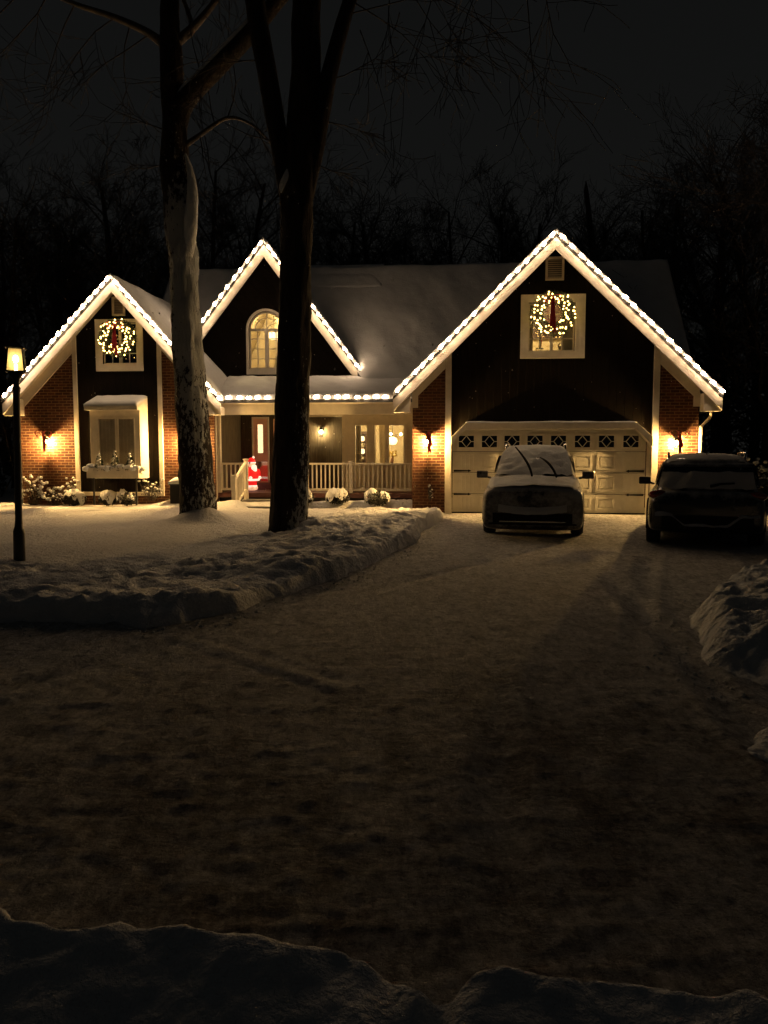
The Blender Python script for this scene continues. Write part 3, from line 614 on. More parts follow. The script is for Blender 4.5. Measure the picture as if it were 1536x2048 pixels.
# --- left gable front (d = .6)
D2 = .6; bx0, bx1 = X(42, 880, D2), X(429, 880, D2); tx0, tx1 = X(157, 820, D2), X(317, 820, D2); tw2 = .115
wi2 = rect(205, 645, 273.5, 728, D2); wo2 = rect(192, 638.5, 286.5, 742.5, D2); bzl = Z(240, 984, D2)
side.panel([(tx0, bzl), (tx1, bzl), (tx1, G2.z(tx1, .2)), (G2.A[0], G2.A[1] - .2), (tx0, G2.z(tx0, .2))], [[(wi2[0], wi2[2]), (wi2[1], wi2[2]), (wi2[1], wi2[3]), (wi2[0], wi2[3])],
           [(X(186, 880, D2) + .06, Z(240, 945, D2)), (X(289, 880, D2) - .06, Z(240, 945, D2)), (X(289, 880, D2) - .06, Z(240, 832, D2)), (X(186, 880, D2) + .06, Z(240, 832, D2))]], D2, D2 + .14)
for xa, xb in ((bx0, tx0 - tw2), (tx1 + tw2, bx1)):
    brick.prism([(xa, -.2), (xb, -.2), (xb, G2.z(xb, .2)), (xa, G2.z(xa, .2))], D2, D2 + .2)
brick.box(tx0 - tw2, tx1 + tw2, D2 + .01, D2 + .19, -.2, bzl - .1)
for xa, xb in ((tx0 - tw2, tx0), (tx1, tx1 + tw2)): trim.prism([(xa, bzl - .1), (xb, bzl - .1), (xb, G2.z(xb, .25)), (xa, G2.z(xa, .25))], D2 - .045, D2 + .15)
trim.box(tx0 + .001, tx1 - .001, D2 - .04, D2 + .13, bzl - .1, bzl)
frieze(G2, bx0, tx0 - tw2 - .003, D2, .3, .66); frieze(G2, tx1 + tw2 + .003, bx1, D2, .3, .62)
trim.box(bx0 - .01, bx0 + .14, D2 - .056, D2 - .004, Z(45, 817, D2), G2.z(bx0, .45))
brick.box(bx0, bx0 + .19, D2 + .205, 8.8, -.2, 3.3).box(bx1 - .19, bx1, D2 + .205, .9, -.2, 3.3)
m2 = (wi2[0] + wi2[1]) / 2
window(wo2, wi2, D2, (lin(wi2[0], wi2[1], .25), lin(wi2[0], wi2[1], .75)), (lin(wi2[2], wi2[3], .26), lin(wi2[2], wi2[3], .6)), (m2,), pane='dark_glass')
room('dark_bedroom', wi2[0] - .2, wi2[1] + .2, wi2[2] - .1, wi2[3] + .1, D2 + .16, D2 + 1.4, 'dark_room')
# bay window
BD = .06; q = rect(181, 820, 281, 957, BD); z1_, z0_ = q[3], q[2]
ip = [rect(198.5, 838, 231, 938, BD), rect(237, 838, 268.5, 938, BD)]
bay = MB(); bay.panel([(q[0], z0_), (q[1], z0_), (q[1], z1_), (q[0], z1_)], [[(r_[0], r_[2]), (r_[1], r_[2]), (r_[1], r_[3]), (r_[0], r_[3])] for r_ in ip], BD, BD + .06)
bay.box(q[0], q[0] + .04, BD + .061, D2 - .002, z0_, z1_).box(q[1] - .04, q[1], BD + .061, D2 - .002, z0_, z1_).box(q[0] + .041, q[1] - .041, BD + .061, D2 - .002, z0_, z0_ + .05)
for r_ in ip: bay.panel([(r_[0] - .03, r_[2] - .03), (r_[1] + .03, r_[2] - .03), (r_[1] + .03, r_[3] + .03), (r_[0] - .03, r_[3] + .03)], [[(r_[0], r_[2]), (r_[1], r_[2]), (r_[1], r_[3]), (r_[0], r_[3])]], BD - .02, BD - .001)
bo = bay.build('bay_window', 'trim', house, bevel=.006)
for r_ in ip:
    MB().box(r_[0], r_[1], BD + .02, BD + .025, r_[2], r_[3]).build('pane', 'glass', bo)
cu = MB(); n = 26
for k in range(n):
    xa = lin(q[0] + .06, q[1] - .06, k / n); xb = lin(q[0] + .06, q[1] - .06, (k + 1) / n); cu.box(xa, xb, BD + .085 + .012 * (k % 2), BD + .1 + .012 * (k % 2), z0_ + .06, z1_ - .02)
cu.build('curtain', 'curtain', bo)
rq = rect(167, 800, 272, 818, -.12); zr0 = Z(219, 812, -.12); zr1 = Z(240, 797, D2)
br = MB(); x0, x1 = rq[0], rq[1] + .02
br.prism([(x0 + .03, zr0 - .10), (x1 - .03, zr0 - .10), (x1 - .03, zr0 - .012), (x0 + .03, zr0 - .012)], -.10, BD + .3)
br.add([(x0, -.12, zr0), (x1, -.12, zr0), (x1, D2 - .002, zr1), (x0, D2 - .002, zr1), (x0, -.12, zr0 - .03), (x1, -.12, zr0 - .03), (x1, D2 - .002, zr1 - .03), (x0, D2 - .002, zr1 - .03)], [(0, 1, 2, 3), (7, 6, 5, 4), (0, 4, 5, 1), (1, 5, 6, 2), (2, 6, 7, 3), (3, 7, 4, 0)])
for xc in (x0 + .001, x1 - .029):
    p_ = [(-.101, zr0 - .1), (D2 - .003, zr0 - .1), (D2 - .003, zr1 - .033), (-.101, zr0 - .033)]
    br.add([(xc, y, z) for y, z in p_] + [(xc + .028, y, z) for y, z in p_], [(0, 1, 2, 3), (7, 6, 5, 4), (0, 4, 5, 1), (1, 5, 6, 2), (2, 6, 7, 3), (3, 7, 4, 0)])
br.build('bay_roof', 'trim', bo)
bs = MB(); snow_slab(bs, lerp2((x0, -.13, zr0 + .002), (x1, -.13, zr0 + .002), (x1, D2 - .01, zr1 + .002), (x0, D2 - .01, zr1 + .002)), 36, 18, .10, .1, .3); bs.build('bay_snow', 'roof_snow', bo, True)
# --- entry gable (d = 3), diagonal boards and an arched window
D3 = 3.0; yb = 757
ax = X(533, 690, D3); ar = (X(573, 690, D3) - X(493, 690, D3)) / 2; zs = Z(533, 659, D3); zsill = Z(533, 738, D3); zw0 = Z(533, 749, D3)
def arch(r, zb, n=20): return [(ax - r, zb), (ax + r, zb)] + [(ax + r * math.cos(math.pi * k / n), zs + r * math.sin(math.pi * k / n)) for k in range(n + 1)]
ri = ar - .07; gl, gr = G3.L[0] + .25, G3.R[0] - .25; zb3 = pz1 - .35
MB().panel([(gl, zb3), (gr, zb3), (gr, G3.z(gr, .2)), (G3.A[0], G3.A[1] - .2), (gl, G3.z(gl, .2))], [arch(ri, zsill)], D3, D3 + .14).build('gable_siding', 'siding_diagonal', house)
aw = MB(); aw.panel(arch(ar, zw0), [arch(ri, zsill)], D3 - .05, D3 - .002)
aw.panel(arch(ri, zsill), [arch(ri - .05, zsill + .05)], D3 + .05, D3 + .09)
aw.box(ax - ri + .05, ax + ri - .05, D3 + .045, D3 + .088, zs - .035, zs + .035).box(ax - .055, ax + .055, D3 + .04, D3 + .0875, zsill + .05, zs - .036)
for t in (-.52, .52): aw.box(ax + t * ri - .016, ax + t * ri + .016, D3 + .06, D3 + .075, zsill + .05, zs - .035)
for t in (.27, .52, .77): aw.box(ax - ri + .05, ax + ri - .05, D3 + .0605, D3 + .0745, lin(zsill, zs, t) - .016, lin(zsill, zs, t) + .016)
for an in (90, 48, 132): aw.bar((ax, D3 + .067, zs + .035), (ax + math.cos(R(an)) * (ri - .03), D3 + .067, zs + math.sin(R(an)) * (ri - .03)), .032, .016)
arc = [(ax + .34 * math.cos(R(k * 10)), D3 + .067, zs + .34 * math.sin(R(k * 10))) for k in range(19)]
aw.tube(arc, .016, 5)
awo = aw.build('arched_window', 'trim', house, bevel=.004)
MB().prism(arch(ri - .03, zsill + .03), D3 + .079, D3 + .084).build('pane', 'glass', awo)
# attic room behind it: sloping ceilings, a pale partition and a hanging lamp
ar_ = MB(); ar_.box(ax - 1.5, ax + 1.5, D3 + .2, 5.6, zsill - .25, zsill - .2).box(ax - 1.5, ax + 1.5, 5.55, 5.6, zsill - .2, zs + 1.1)
for s in (-1, 1): ar_.add([(ax + s * 1.45, D3 + .2, zsill - .2), (ax + s * 1.45, 5.5, zsill - .2), (ax + s * .5, 5.5, zs + 1.0), (ax + s * .5, D3 + .2, zs + 1.0)], [(0, 1, 2, 3)])
ar_.box(ax - .55, ax + .55, D3 + .2, 5.5, zs + .95, zs + 1.0); ar_.box(ax - .1, ax + .62, 4.6, 4.66, zsill - .2, zs + .62)
ar_.build('attic_room', 'room_wall', house)
MB().add([(ax - .05, 4.3, zsill - .2), (ax + .45, 4.3, zsill - .2), (ax + .06, 4.3, zs - .35), (ax + .42, 4.34, zs - .3)], [(0, 1, 3, 2)]).bar((ax - .18, 4.2, zsill - .2), (ax + .1, 4.2, zsill + .55), .05).build('attic_stair', 'curtain', house)
# --- porch: floor, beam, ceiling, walls
px0, px1 = X(437, 950, .9), X(824, 950, .9); zf = Z(600, 986, .9)
MB().box(px0 - .1, px1 + .05, .86, 3.0, zf - .12, zf).build('porch_floor', 'porch_floor', house)
MB().box(px0, px1, .95, 1.05, -.2, zf - .121).build('porch_skirt', 'dark_room', house)
zbm, ztm = Z(620, 829, .8), Z(620, 804, .8)
trim.box(X(433, 815, .8), px1 + .02, .78, .90, zbm, ztm + .1)
MB().box(px0 - .15, px1 + .05, .901, 3.0, zbm + .10, zbm + .13).build('porch_ceiling', 'cream_wall', house)
dxl = X(684, 880, 1.9)
sp = MB(); sp.box(X(430, 900, D3) - 1, dxl + .4, D3 + .005, D3 + .12, zf - .1, zb3 + .1); sp.box(px0 - .02, px0 + .06, .95, D3, zf, zbm + .1)
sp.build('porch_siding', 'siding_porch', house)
trim.box(X(616, 830, D3), dxl + .4, D3 - .03, D3 + .003, Z(650, 834, D3), Z(650, 828, D3))
# dining wall with three lights
dw = MB(); dzr = zbm + .11; ips = [rect(a_, 851, b2, 926, 1.9) for a_, b2 in ((711, 734), (749, 770), (778, 807))]
dw.panel([(dxl, zf), (px1 + .05, zf), (px1 + .05, dzr), (dxl, dzr)], [[(r_[0], r_[2]), (r_[1], r_[2]), (r_[1], r_[3]), (r_[0], r_[3])] for r_ in ips], 1.9, 2.0)
dw.box(dxl, dxl + .09, 2.001, D3, zf, dzr); dw.build('dining_wall', 'cream_wall', house)
ow = rect(697, 846, 813, 929, 1.9); f = MB()
f.panel([(ow[0], ow[2]), (ow[1], ow[2]), (ow[1], ow[3]), (ow[0], ow[3])], [[(r_[0] - .05, r_[2] - .04), (r_[1] + .05, r_[2] - .04), (r_[1] + .05, r_[3] + .04), (r_[0] - .05, r_[3] + .04)] for r_ in ips], 1.872, 1.899)
for r_ in ips: f.panel([(r_[0] - .05, r_[2] - .04), (r_[1] + .05, r_[2] - .04), (r_[1] + .05, r_[3] + .04), (r_[0] - .05, r_[3] + .04)], [[(r_[0], r_[2]), (r_[1], r_[2]), (r_[1], r_[3]), (r_[0], r_[3])]], 1.88, 1.898)
fo = f.build('window', 'cream_wall', house, bevel=.004)
for r_ in ips: MB().box(r_[0], r_[1], 1.93, 1.935, r_[2], r_[3]).build('pane', 'glass', fo)
room('dining_room', dxl + .12, px1 + .1, zf, dzr - .03, 2.02, 5.2, 'room_wall')
# front door with side lights (most of it behind the big trunk)
dz0, dz1 = Z(520, 965, D3), Z(520, 838, D3); dd = MB()
def lite(a_, b2, la, lb):
    x0, x1 = X(a_, 900, D3), X(b2, 900, D3); l0, l1 = X(la, 900, D3), X(lb, 900, D3); h0, h1 = Z(520, 906, D3), Z(520, 849, D3)
    dd.panel([(x0, dz0), (x1, dz0), (x1, dz1), (x0, dz1)], [[(l0, h0), (l1, h0), (l1, h1), (l0, h1)]], D3 - .05, D3 - .01)
    return l0, l1, h0, h1
LT = [lite(508, 536, 516.5, 527), lite(590, 617, 599, 610)]
dd.box(X(548, 900, D3), X(580, 900, D3), D3 - .05, D3 - .01, dz0, dz1)
do = dd.build('front_door', 'door_paint', house, bevel=.005)
for l in LT:
    MB().box(l[0], l[1], D3 - .035, D3 - .03, l[2], l[3]).build('side_light', 'storm_glass', do)
    MB().box(l[0] - .02, l[1] + .02, D3 - .006, D3 + .002, l[2], l[3]).build('lace', 'warm_glow', do)  # panel itself glows in place of a lit hall behind the glass
MB().box(X(508, 900, D3), X(536, 900, D3), D3 - .085, D3 - .08, dz0 + .05, dz0 + .62).build('kick_glass', 'storm_glass', do)
trim.box(X(505, 900, D3), X(508, 900, D3), D3 - .06, D3 + .002, dz0, dz1 + .06).box(X(536, 900, D3), X(539, 900, D3), D3 - .06, D3 + .002, dz0, dz1 + .06).box(X(508, 900, D3) + .001, X(536, 900, D3) - .001, D3 - .06, D3 + .002, dz1 + .001, dz1 + .06)
MB().box(X(506, 900, D3), X(620, 900, D3), D3 - .5, D3 - .02, zf, dz0 - .005).build('door_step', 'porch_floor', house)
# railing, column, stairs, gutter, downspouts
zt_, zl_ = Z(720, 926, .95), Z(720, 981, .95)
xa, xb = X(612, 950, .95), px1 - .02; xm = X(702, 950, .95)
segs = [(xa, xm - .05), (xm + .05, xb), (px0 + .03, X(493, 945, .95))]
post = MB().box(xm - .05, xm + .05, .90, 1.0, zf, zt_ + .06).build('railing_post', 'trim', house, bevel=.006); MB().box(xa - .1, xa, .90, 1.0, zf, zt_ + .06).build('railing_post', 'trim', house, bevel=.006)
bme = MB().box(-.017, .017, .933, .967, zl_ + .05, zt_ - .05).mesh('baluster', 'trim')
for a_, b2 in segs:
    ro = MB().box(a_, b2, .90, 1.0, zt_ - .05, zt_).build('porch_railing', 'trim', house, bevel=.006); MB().box(a_, b2, .92, .98, zl_ - .01, zl_ + .05).build('bottom_rail', 'trim', ro, bevel=.006)
    n = max(2, round((b2 - a_) / .118))
    for k in range(n): put('baluster', bme, ro, loc=(a_ + (k + .5) * (b2 - a_) / n, 0, 0))
MB().box(px0 - .03, px0 + .08, .86, .97, zf, zbm).build('porch_column', 'trim', house, bevel=.01)
st = MB(); sxa, sxb = X(488, 990, .8), X(600, 990, .8)
for k in range(2): st.box(sxa, sxb, .86 - .32 * (k + 1), .855 - .32 * k, -.2, zf - .16 * (k + 1))
st.build('porch_steps', 'concrete', house, bevel=.015)
ss = MB(); snow_slab(ss, lerp2((sxa, .22, zf - .319), (sxb, .22, zf - .319), (sxb, .30, zf - .319), (sxa, .30, zf - .319)), 20, 4, .02, .03); ss.build('step_snow', 'snow', house, True)
sr = MB(); n0 = Vector((X(468, 970, -.05), -.05, .02)); p0 = Vector((X(492, 940, .8), .8, zf))
sr.box(n0.x - .055, n0.x + .055, n0.y - .055, n0.y + .055, -.1, .92).box(n0.x - .07, n0.x + .07, n0.y - .07, n0.y + .07, .92, .96)
sr.box(p0.x - .05, p0.x + .05, p0.y - .05, p0.y + .05, zf - .3, zt_ + .08).box(p0.x - .07, p0.x + .07, p0.y - .07, p0.y + .07, zt_ + .08, zt_ + .11)
sr.bar((n0.x, n0.y + .05, .82), (p0.x, p0.y - .05, zt_), .075, .06).bar((n0.x, n0.y + .05, .14), (p0.x, p0.y - .05, zl_ + .02), .06, .05)
so = sr.build('stair_railing', 'trim', house, bevel=.006)
for k in range(7):
    t = (k + .6) / 7.2; x = lin(n0.x, p0.x, t); y = lin(n0.y, p0.y, t); MB().box(x - .017, x + .017, y - .017, y + .017, lin(.14, zl_ + .02, t), lin(.82, zt_, t)).build('baluster', 'trim', so)
gt = MB(); gx = [(0, 0), (0, -.07), (-.03, -.10), (-.10, -.10), (-.12, -.07), (-.12, 0)]
def gutter(x0, x1, yb_, z): gt.add([(x0, yb_ + y, z + q_) for y, q_ in gx] + [(x1, yb_ + y, z + q_) for y, q_ in gx], [(i, i + 1, i + 7, i + 6) for i in range(5)] + [(0, 5, 11, 6), (5, 4, 3, 2, 1, 0), (6, 7, 8, 9, 10, 11)])
gutter(pgx0 - .04, pgx1 - .02, .66, pz0 - .005); gt.build('gutter', 'trim', house)
dsx = X(432, 900, .76)
MB().tube([(pgx0 + .1, .62, pz0 - .09), (pgx0 + .1, .62, pz0 - .17), (dsx, .74, pz0 - .42), (dsx, .74, .35), (dsx, .55, .22)], .04, 6).build('downspout', 'trim', house)
xg = gx1 - .07; MB().tube([(G1.R[0] - .12, .1, G1.R[1] - .5), (G1.R[0] - .12, .1, G1.R[1] - .6), (gx1 + .05, -.04, G1.R[1] - .86), (gx1 + .05, -.04, .1)], .04, 6).build('downspout', 'trim', house)
MB().tube([(G2.L[0] + .3, .9, G2.L[1] - .45), (G2.L[0] + .3, .9, G2.L[1] - .6), (bx0 - .06, .75, G2.L[1] - .95), (bx0 - .06, .75, .1)], .04, 6).build('downspout', 'trim', house)
side.pieces('siding', 'siding', house); brick.pieces('brick_wall', 'brick', house); trim.pieces('trim_board', 'trim', house, bevel=.005)
MB().box(bx0 + .2, gx1 - .2, 8.6, 8.8, -.2, 3.8).build('back_wall', 'brick', house)

# ------------------------------------------------------------------ roofline light strings
bulb_me = MB().lathe([(.004, .140), (.022, .118), (.036, .07), (.033, .028), (.016, .004)], 8).mesh('bulb', 'bulb_string', True)
sock_me = MB().lathe([(.016, .0), (.018, -.04), (.013, -.045)], 8).mesh('socket', 'black_plastic')
def light_string(label, p, q, n, outn, start=0.5, way=1):
    """p -> q in the house frame: wire along the roof edge with upright bulbs"""
    p, q = Vector(p), Vector(q); outn = Vector(outn).normalized()
    t = hthing('light_string', label, 'string lights', *p, group='roofline light strings')
    rnd = random.Random(len(label)); pts = []
    for k in range(4 * n + 1):
        s = k / (4 * n); w = lin(p, q, s) - p; sag = -.022 * rnd.uniform(.6, 1.3) * abs(math.sin(s * n * math.pi)); pts.append(w + outn * sag)
    MB().tube(pts, .006, 5).build('wire', 'black_plastic', t)
    for k in range(n):
        s = (k + start + rnd.uniform(-.12, .12)) / n; o = put('bulb', bulb_me, t, loc=lin(p, q, s) - p + outn * .012)
        v = (outn * rnd.uniform(.05, .35) + (q - p).normalized() * rnd.uniform(.75, 1.0) * way + Vector((0, -0.25 + rnd.uniform(-.15, .15), 0))).normalized()
        o.rotation_euler = v.to_track_quat('Z', 'Y').to_euler(); o2 = put('socket', sock_me, o)
for gb, l1, l2, n1, n2 in ((G1, 'string of warm bulbs along the left slope of the garage gable', 'string of warm bulbs along the right slope of the garage gable', 19, 19),
                           (G2, 'string of warm bulbs along the left slope of the leftmost gable', 'string of warm bulbs along the right slope of the leftmost gable', 18, 18),
                           (G3, 'string of warm bulbs up the left slope of the middle gable', 'string of warm bulbs down the right slope of the middle gable', 17, 17)):
    o_ = .105; y = gb.d - .085
    light_string(l1, (gb.L[0], y, gb.z(gb.L[0], o_)), (gb.A[0], y, gb.A[1] - o_), n1, (-gb.sl, 0, 1))
    light_string(l2, (gb.A[0], y, gb.A[1] - o_), (gb.R[0], y, gb.z(gb.R[0], o_)), n2, (gb.sr, 0, 1))
light_string('straight string of warm bulbs along the porch gutter', (pgx0 + .35, .50, pz0 + .035), (pgx1 - .12, .50, pz0 + .035), 19, (0, -.25, 1))

# ------------------------------------------------------------------ wall lamps
def bow(parent, x, y, z, s=1.0, tails=((-.02, .30), (.06, .24))):
    b = MB()
    for sg in (-1, 1):
        for k, (rx_, dz) in enumerate(((.085, .02), (.07, -.035))):
            pts = [(x + sg * rx_ * s * (1 - math.cos(t)), y - .03 * math.sin(t * .5), z + (dz + .05 * math.sin(t) * (1 if k == 0 else .7)) * s) for t in [i * 2 * math.pi / 10 for i in range(11)]]
            for i in range(10):
                p, q = pts[i], pts[i + 1]; b.add([(p[0], p[1] - .03 * s, p[2]), (q[0], q[1] - .03 * s, q[2]), (q[0], q[1] + .03 * s, q[2]), (p[0], p[1] + .03 * s, p[2])], [(0, 1, 2, 3)])
    b.ell((x, y - .02, z), (.03 * s, .03 * s, .035 * s), 8, 5)
    for dx_, ln in tails:
        b.add([(x - .022 * s, y - .03, z), (x + .022 * s, y - .03, z), (x + dx_ + .03 * s, y - .045, z - ln * s), (x + dx_, y - .045, z - ln * .93 * s), (x + dx_ - .03 * s, y - .045, z - ln * s)], [(0, 1, 2, 3, 4)])
    return b.build('bow', 'red_ribbon', parent)
def sconce(label, px, py, d, mat='bulb_sconce', ribbon=True, group='wall lanterns'):
    x, z = hp(px, py, d); t = hthing('wall_lantern', label, 'wall lamp', x, d, z, group)
    y = -.17
    MB().box(-.05, .05, -.02, -.002, -.02, .2).tube([(0, -.02, .12), (0, -.09, .19), (0, y, .19), (0, y, .155)], .012, 6).build('bracket', 'black_metal', t)
    f = MB(); f.lathe([(.01, .16), (.035, .15), (.09, .10), (.095, .09)], 6, (0, y, 0)); f.lathe([(.055, -.12), (.06, -.105), (.02, -.125)], 6, (0, y, 0))
    for k in range(6):
        a = math.pi * (k + .5) / 3; f.bar((math.cos(a) * .082, y + math.sin(a) * .082, .1), (math.cos(a) * .056, y + math.sin(a) * .056, -.11), .009)
    f.build('cage', 'black_metal', t)
    MB().ell((0, y, .025), (.032, .032, .042), 10, 6).build('bulb', mat, t, True)
    gl = MB()
    for k in range(6):
        a, b2 = math.pi * (k + .5) / 3, math.pi * (k + 1.5) / 3
        gl.add([(math.cos(a) * .078, y + math.sin(a) * .078, .097), (math.cos(b2) * .078, y + math.sin(b2) * .078, .097), (math.cos(b2) * .054, y + math.sin(b2) * .054, -.104), (math.cos(a) * .054, y + math.sin(a) * .054, -.104)], [(0, 1, 2, 3)])
    gl.build('glass', 'glass', t)
    if ribbon: bow(t, .01, y - .10, .235, 1.35, ((.03, .36), (.075, .24)))
    return t
sconce('lit wall lantern with red bow on the brick between porch and garage door', 857, 886, 0)
sconce('lit wall lantern with red bow on the brick right of the garage door', 1350, 888, 0)
sconce('lit wall lantern with red bow on the brick at the far left of the house', 98, 886, .6)
sconce('lit wall lantern half hidden behind the snow plastered trunk', 379, 888, .6)
sconce('lit wall lantern without a bow on the dark porch siding', 644, 866, 3.0, 'bulb_porch', False)

# ------------------------------------------------------------------ wreaths
wb_me = MB().ell((0, 0, 0), .0175, 8, 6).mesh('bulb', 'bulb_wreath', True)
def wreath(label, px, py, d, rad, nb, seed):
    x, z = hp(px, py, d); t = hthing('wreath', label, 'wreath', x, d, z, 'lit wreaths'); rnd = random.Random(seed)
    R0, r0 = rad * .75, rad * .29; lf = MB()
    for k in range(3400):
        a = rnd.uniform(0, 2 * math.pi); b2 = rnd.uniform(0, 2 * math.pi); rr = r0 * (.35 + .65 * math.sqrt(rnd.random()))
        c = Vector(((R0 + rr * math.cos(b2)) * math.cos(a), -r0 * .8 + rr * math.sin(b2) * .8, (R0 + rr * math.cos(b2)) * math.sin(a)))
        u = Vector((math.cos(a) * math.cos(b2) - math.sin(a) * .8, math.sin(b2) * 1.0 - .2, math.sin(a) * math.cos(b2) + math.cos(a) * .8)) + Vector((rnd.uniform(-.7, .7), rnd.uniform(-.7, .7), rnd.uniform(-.7, .7)))
        u.normalize(); v = u.orthogonal().normalized() * .008; ln = rnd.uniform(.04, .085)
        lf.add([c - v, c + v, c + u * ln], [(0, 1, 2)])
    lf.build('foliage', 'needle', t)
    ring = MB(); ring.tube([(R0 * math.cos(k * math.pi / 16), -r0 * .7, R0 * math.sin(k * math.pi / 16)) for k in range(33)], .05, 6, False); ring.build('ring', 'twig', t)
    for k in range(nb):
        a = 2 * math.pi * (k + rnd.uniform(-.5, .5)) / nb; q_ = R0 + r0 * rnd.uniform(-.95, 1.0)
        put('bulb', wb_me, t, loc=(q_ * math.cos(a), -r0 * 1.75 + abs(q_ - R0) * .5 - rnd.uniform(0, .03), q_ * math.sin(a)))
    bow(t, -.02, -r0 * 1.7, R0 * .86, 1.35, ((-.05, .52), (.05, .62)))
wreath('round evergreen wreath with lights on the lit window of the garage gable', 1104.5, 629, -.05, .52, 98, 4)
wreath('round evergreen wreath with lights on the dark window of the left gable', 239, 677, .55, .48, 94, 9)

# ------------------------------------------------------------------ inside the windows
x, z = hp(785, 880, 3.0); zc = dzr - .05
t = hthing('chandelier', 'hanging lamp with pale glass shade in the right pane of the dining window', 'lamp', x, 3.0, z)
MB().tube([(0, 0, .1), (0, 0, zc - z)], .008, 5).build('stem', 'black_metal', t)
MB().lathe([(.03, .1), (.12, .05), (.15, -.03), (.10, -.12), (.03, -.14)], 14).build('shade', 'warm_glow', t, True)
for k in range(3):
    a = k * 2.1 + .4; c = Vector((math.cos(a) * .26, math.sin(a) * .26, .12)); MB().tube([(0, 0, .1), c * .6 + Vector((0, 0, .1)), c], .01, 5).build('arm', 'black_metal', t)
    MB().ell(c + Vector((0, 0, .05)), .028, 8, 6).build('candle_bulb', 'bulb_room', t)
x0, x1, z0, z1 = rect(713, 868, 733, 930, 4.4); t = hthing('china_cabinet', 'tall dark china cabinet with lit shelves seen in the left pane of the dining window', 'cabinet', (x0 + x1) / 2, 4.4, zf)
w = (x1 - x0) / 2; c = MB(); c.box(-w, -w + .05, 0, .4, 0, z1 - zf).box(w - .05, w, 0, .4, 0, z1 - zf).box(-w + .051, w - .051, .35, .4, 0, z1 - zf).box(-w - .02, w + .02, -.03, .4, z1 - zf + .001, z1 - zf + .08).box(-w + .051, w - .051, 0, .349, 0, .75)
c.build('case', 'wood_dark', t); rnd = random.Random(2)
for k in range(4):
    zz = .80 + k * (z1 - zf - .85) / 4; MB().box(-w + .051, w - .051, .02, .34, zz, zz + .02).build('shelf', 'wood_dark', t)
    dm = MB()
    for j in range(5): dm.lathe([(.02, 0), (.05, .04), (.045, .10 + .05 * rnd.random()), (.02, .16)], 8, (lin(-w + .12, w - .12, j / 4), .15, zz + .021))
    dm.build('dishes', 'dish_glow' if k % 2 else 'lace', t)  # every other row of dishes glows in place of light on the shelves
for a_, b2, lab in ((747, 752, 'narrow'), (758, 771, 'wide')):
    xa_, xb_ = X(a_, 890, 2.3), X(b2, 890, 2.3); c = MB(); n = 7
    for k in range(n): c.bar((lin(xa_, xb_, (k + .5) / n), 2.2 + .02 * (k % 2), dzr - .1), (lin(xa_ + (xb_ - xa_) * .3, xb_, (k + .5) / n), 2.2 + .02 * (k % 2), zf + .3), (xb_ - xa_) / n * 1.05, .012)
    o = c.build('curtain', 'lace'); o.location = HO; o.rotation_euler.z = -YAW; tag(o, f'{lab} pale curtain hanging in the middle pane of the dining window', 'curtain')
xt = X(780, 920, 3.2); t = hthing('dining_table', 'dark table behind the right pane of the dining window', 'table', xt, 3.2, zf)
MB().box(-.75, .6, -.45, .45, .71, .75).build('tabletop', 'wood_dark', t); lg = MB().box(-.035, .035, -.035, .035, 0, .709).mesh('leg', 'wood_dark')
for sx_ in (-.68, .53):
    for sy_ in (-.38, .38): put('leg', lg, t, loc=(sx_, sy_, 0))
xt2 = X(784, 910, 3.1); t = hthing('flower_vase', 'small vase of yellow flowers on the dining table', 'vase', xt2, 3.1, zf + .751)
MB().lathe([(.03, 0), (.06, .06), (.04, .14), (.05, .17)], 10).build('vase', 'door_paint', t, True); fl = MB(); rnd = random.Random(5)
for k in range(14): fl.ell((rnd.uniform(-.12, .12), rnd.uniform(-.1, .1), .2 + rnd.uniform(0, .16)), .035, 6, 4)
fl.build('flowers', 'gold_fabric', t)
MB().ell((X(745, 880, 3.4), 3.4, dzr - .2), .085, 10, 6).build('dining_bulb', 'bulb_room', house)
x, z = hp(548, 672, 4.0); t = hthing('pendant_lamp', 'glowing drum lamp behind the arched window of the middle gable', 'lamp', x, 4.0, z)
MB().lathe([(.13, -.1), (.16, -.09), (.16, .09), (.13, .1)], 14).build('shade', 'warm_glow', t); MB().tube([(0, 0, .101), (0, 0, .75)], .008, 5).build('cord', 'black_metal', t)
MB().ell((ax - .35, 3.9, zs + .72), .085, 10, 6).build('attic_bulb', 'bulb_room', house)
x, z = hp(1079, 698, .35); t = hthing('window_stand', 'slim dark stand with a red candle on the sill of the garage gable window', 'stand', x, .35, z)
MB().lathe([(.10, 0), (.09, .02), (.015, .03), (.010, .30)], 10).build('base', 'black_metal', t); MB().box(.012, .05, -.02, .02, .06, .3).build('candle', 'red_ribbon', t)
x, z = hp(1125, 700, .35); t = hthing('small_basket', 'low dark basket at the right of the garage gable window sill', 'basket', x, .35, z)
MB().lathe([(.09, 0), (.12, .09), (.11, .092)], 10).build('bowl', 'wood_dark', t); MB().tube([(.11 * math.cos(a), 0, .09 + .09 * math.sin(a)) for a in [k * math.pi / 8 for k in range(9)]], .012, 5).build('handle', 'wood_dark', t)

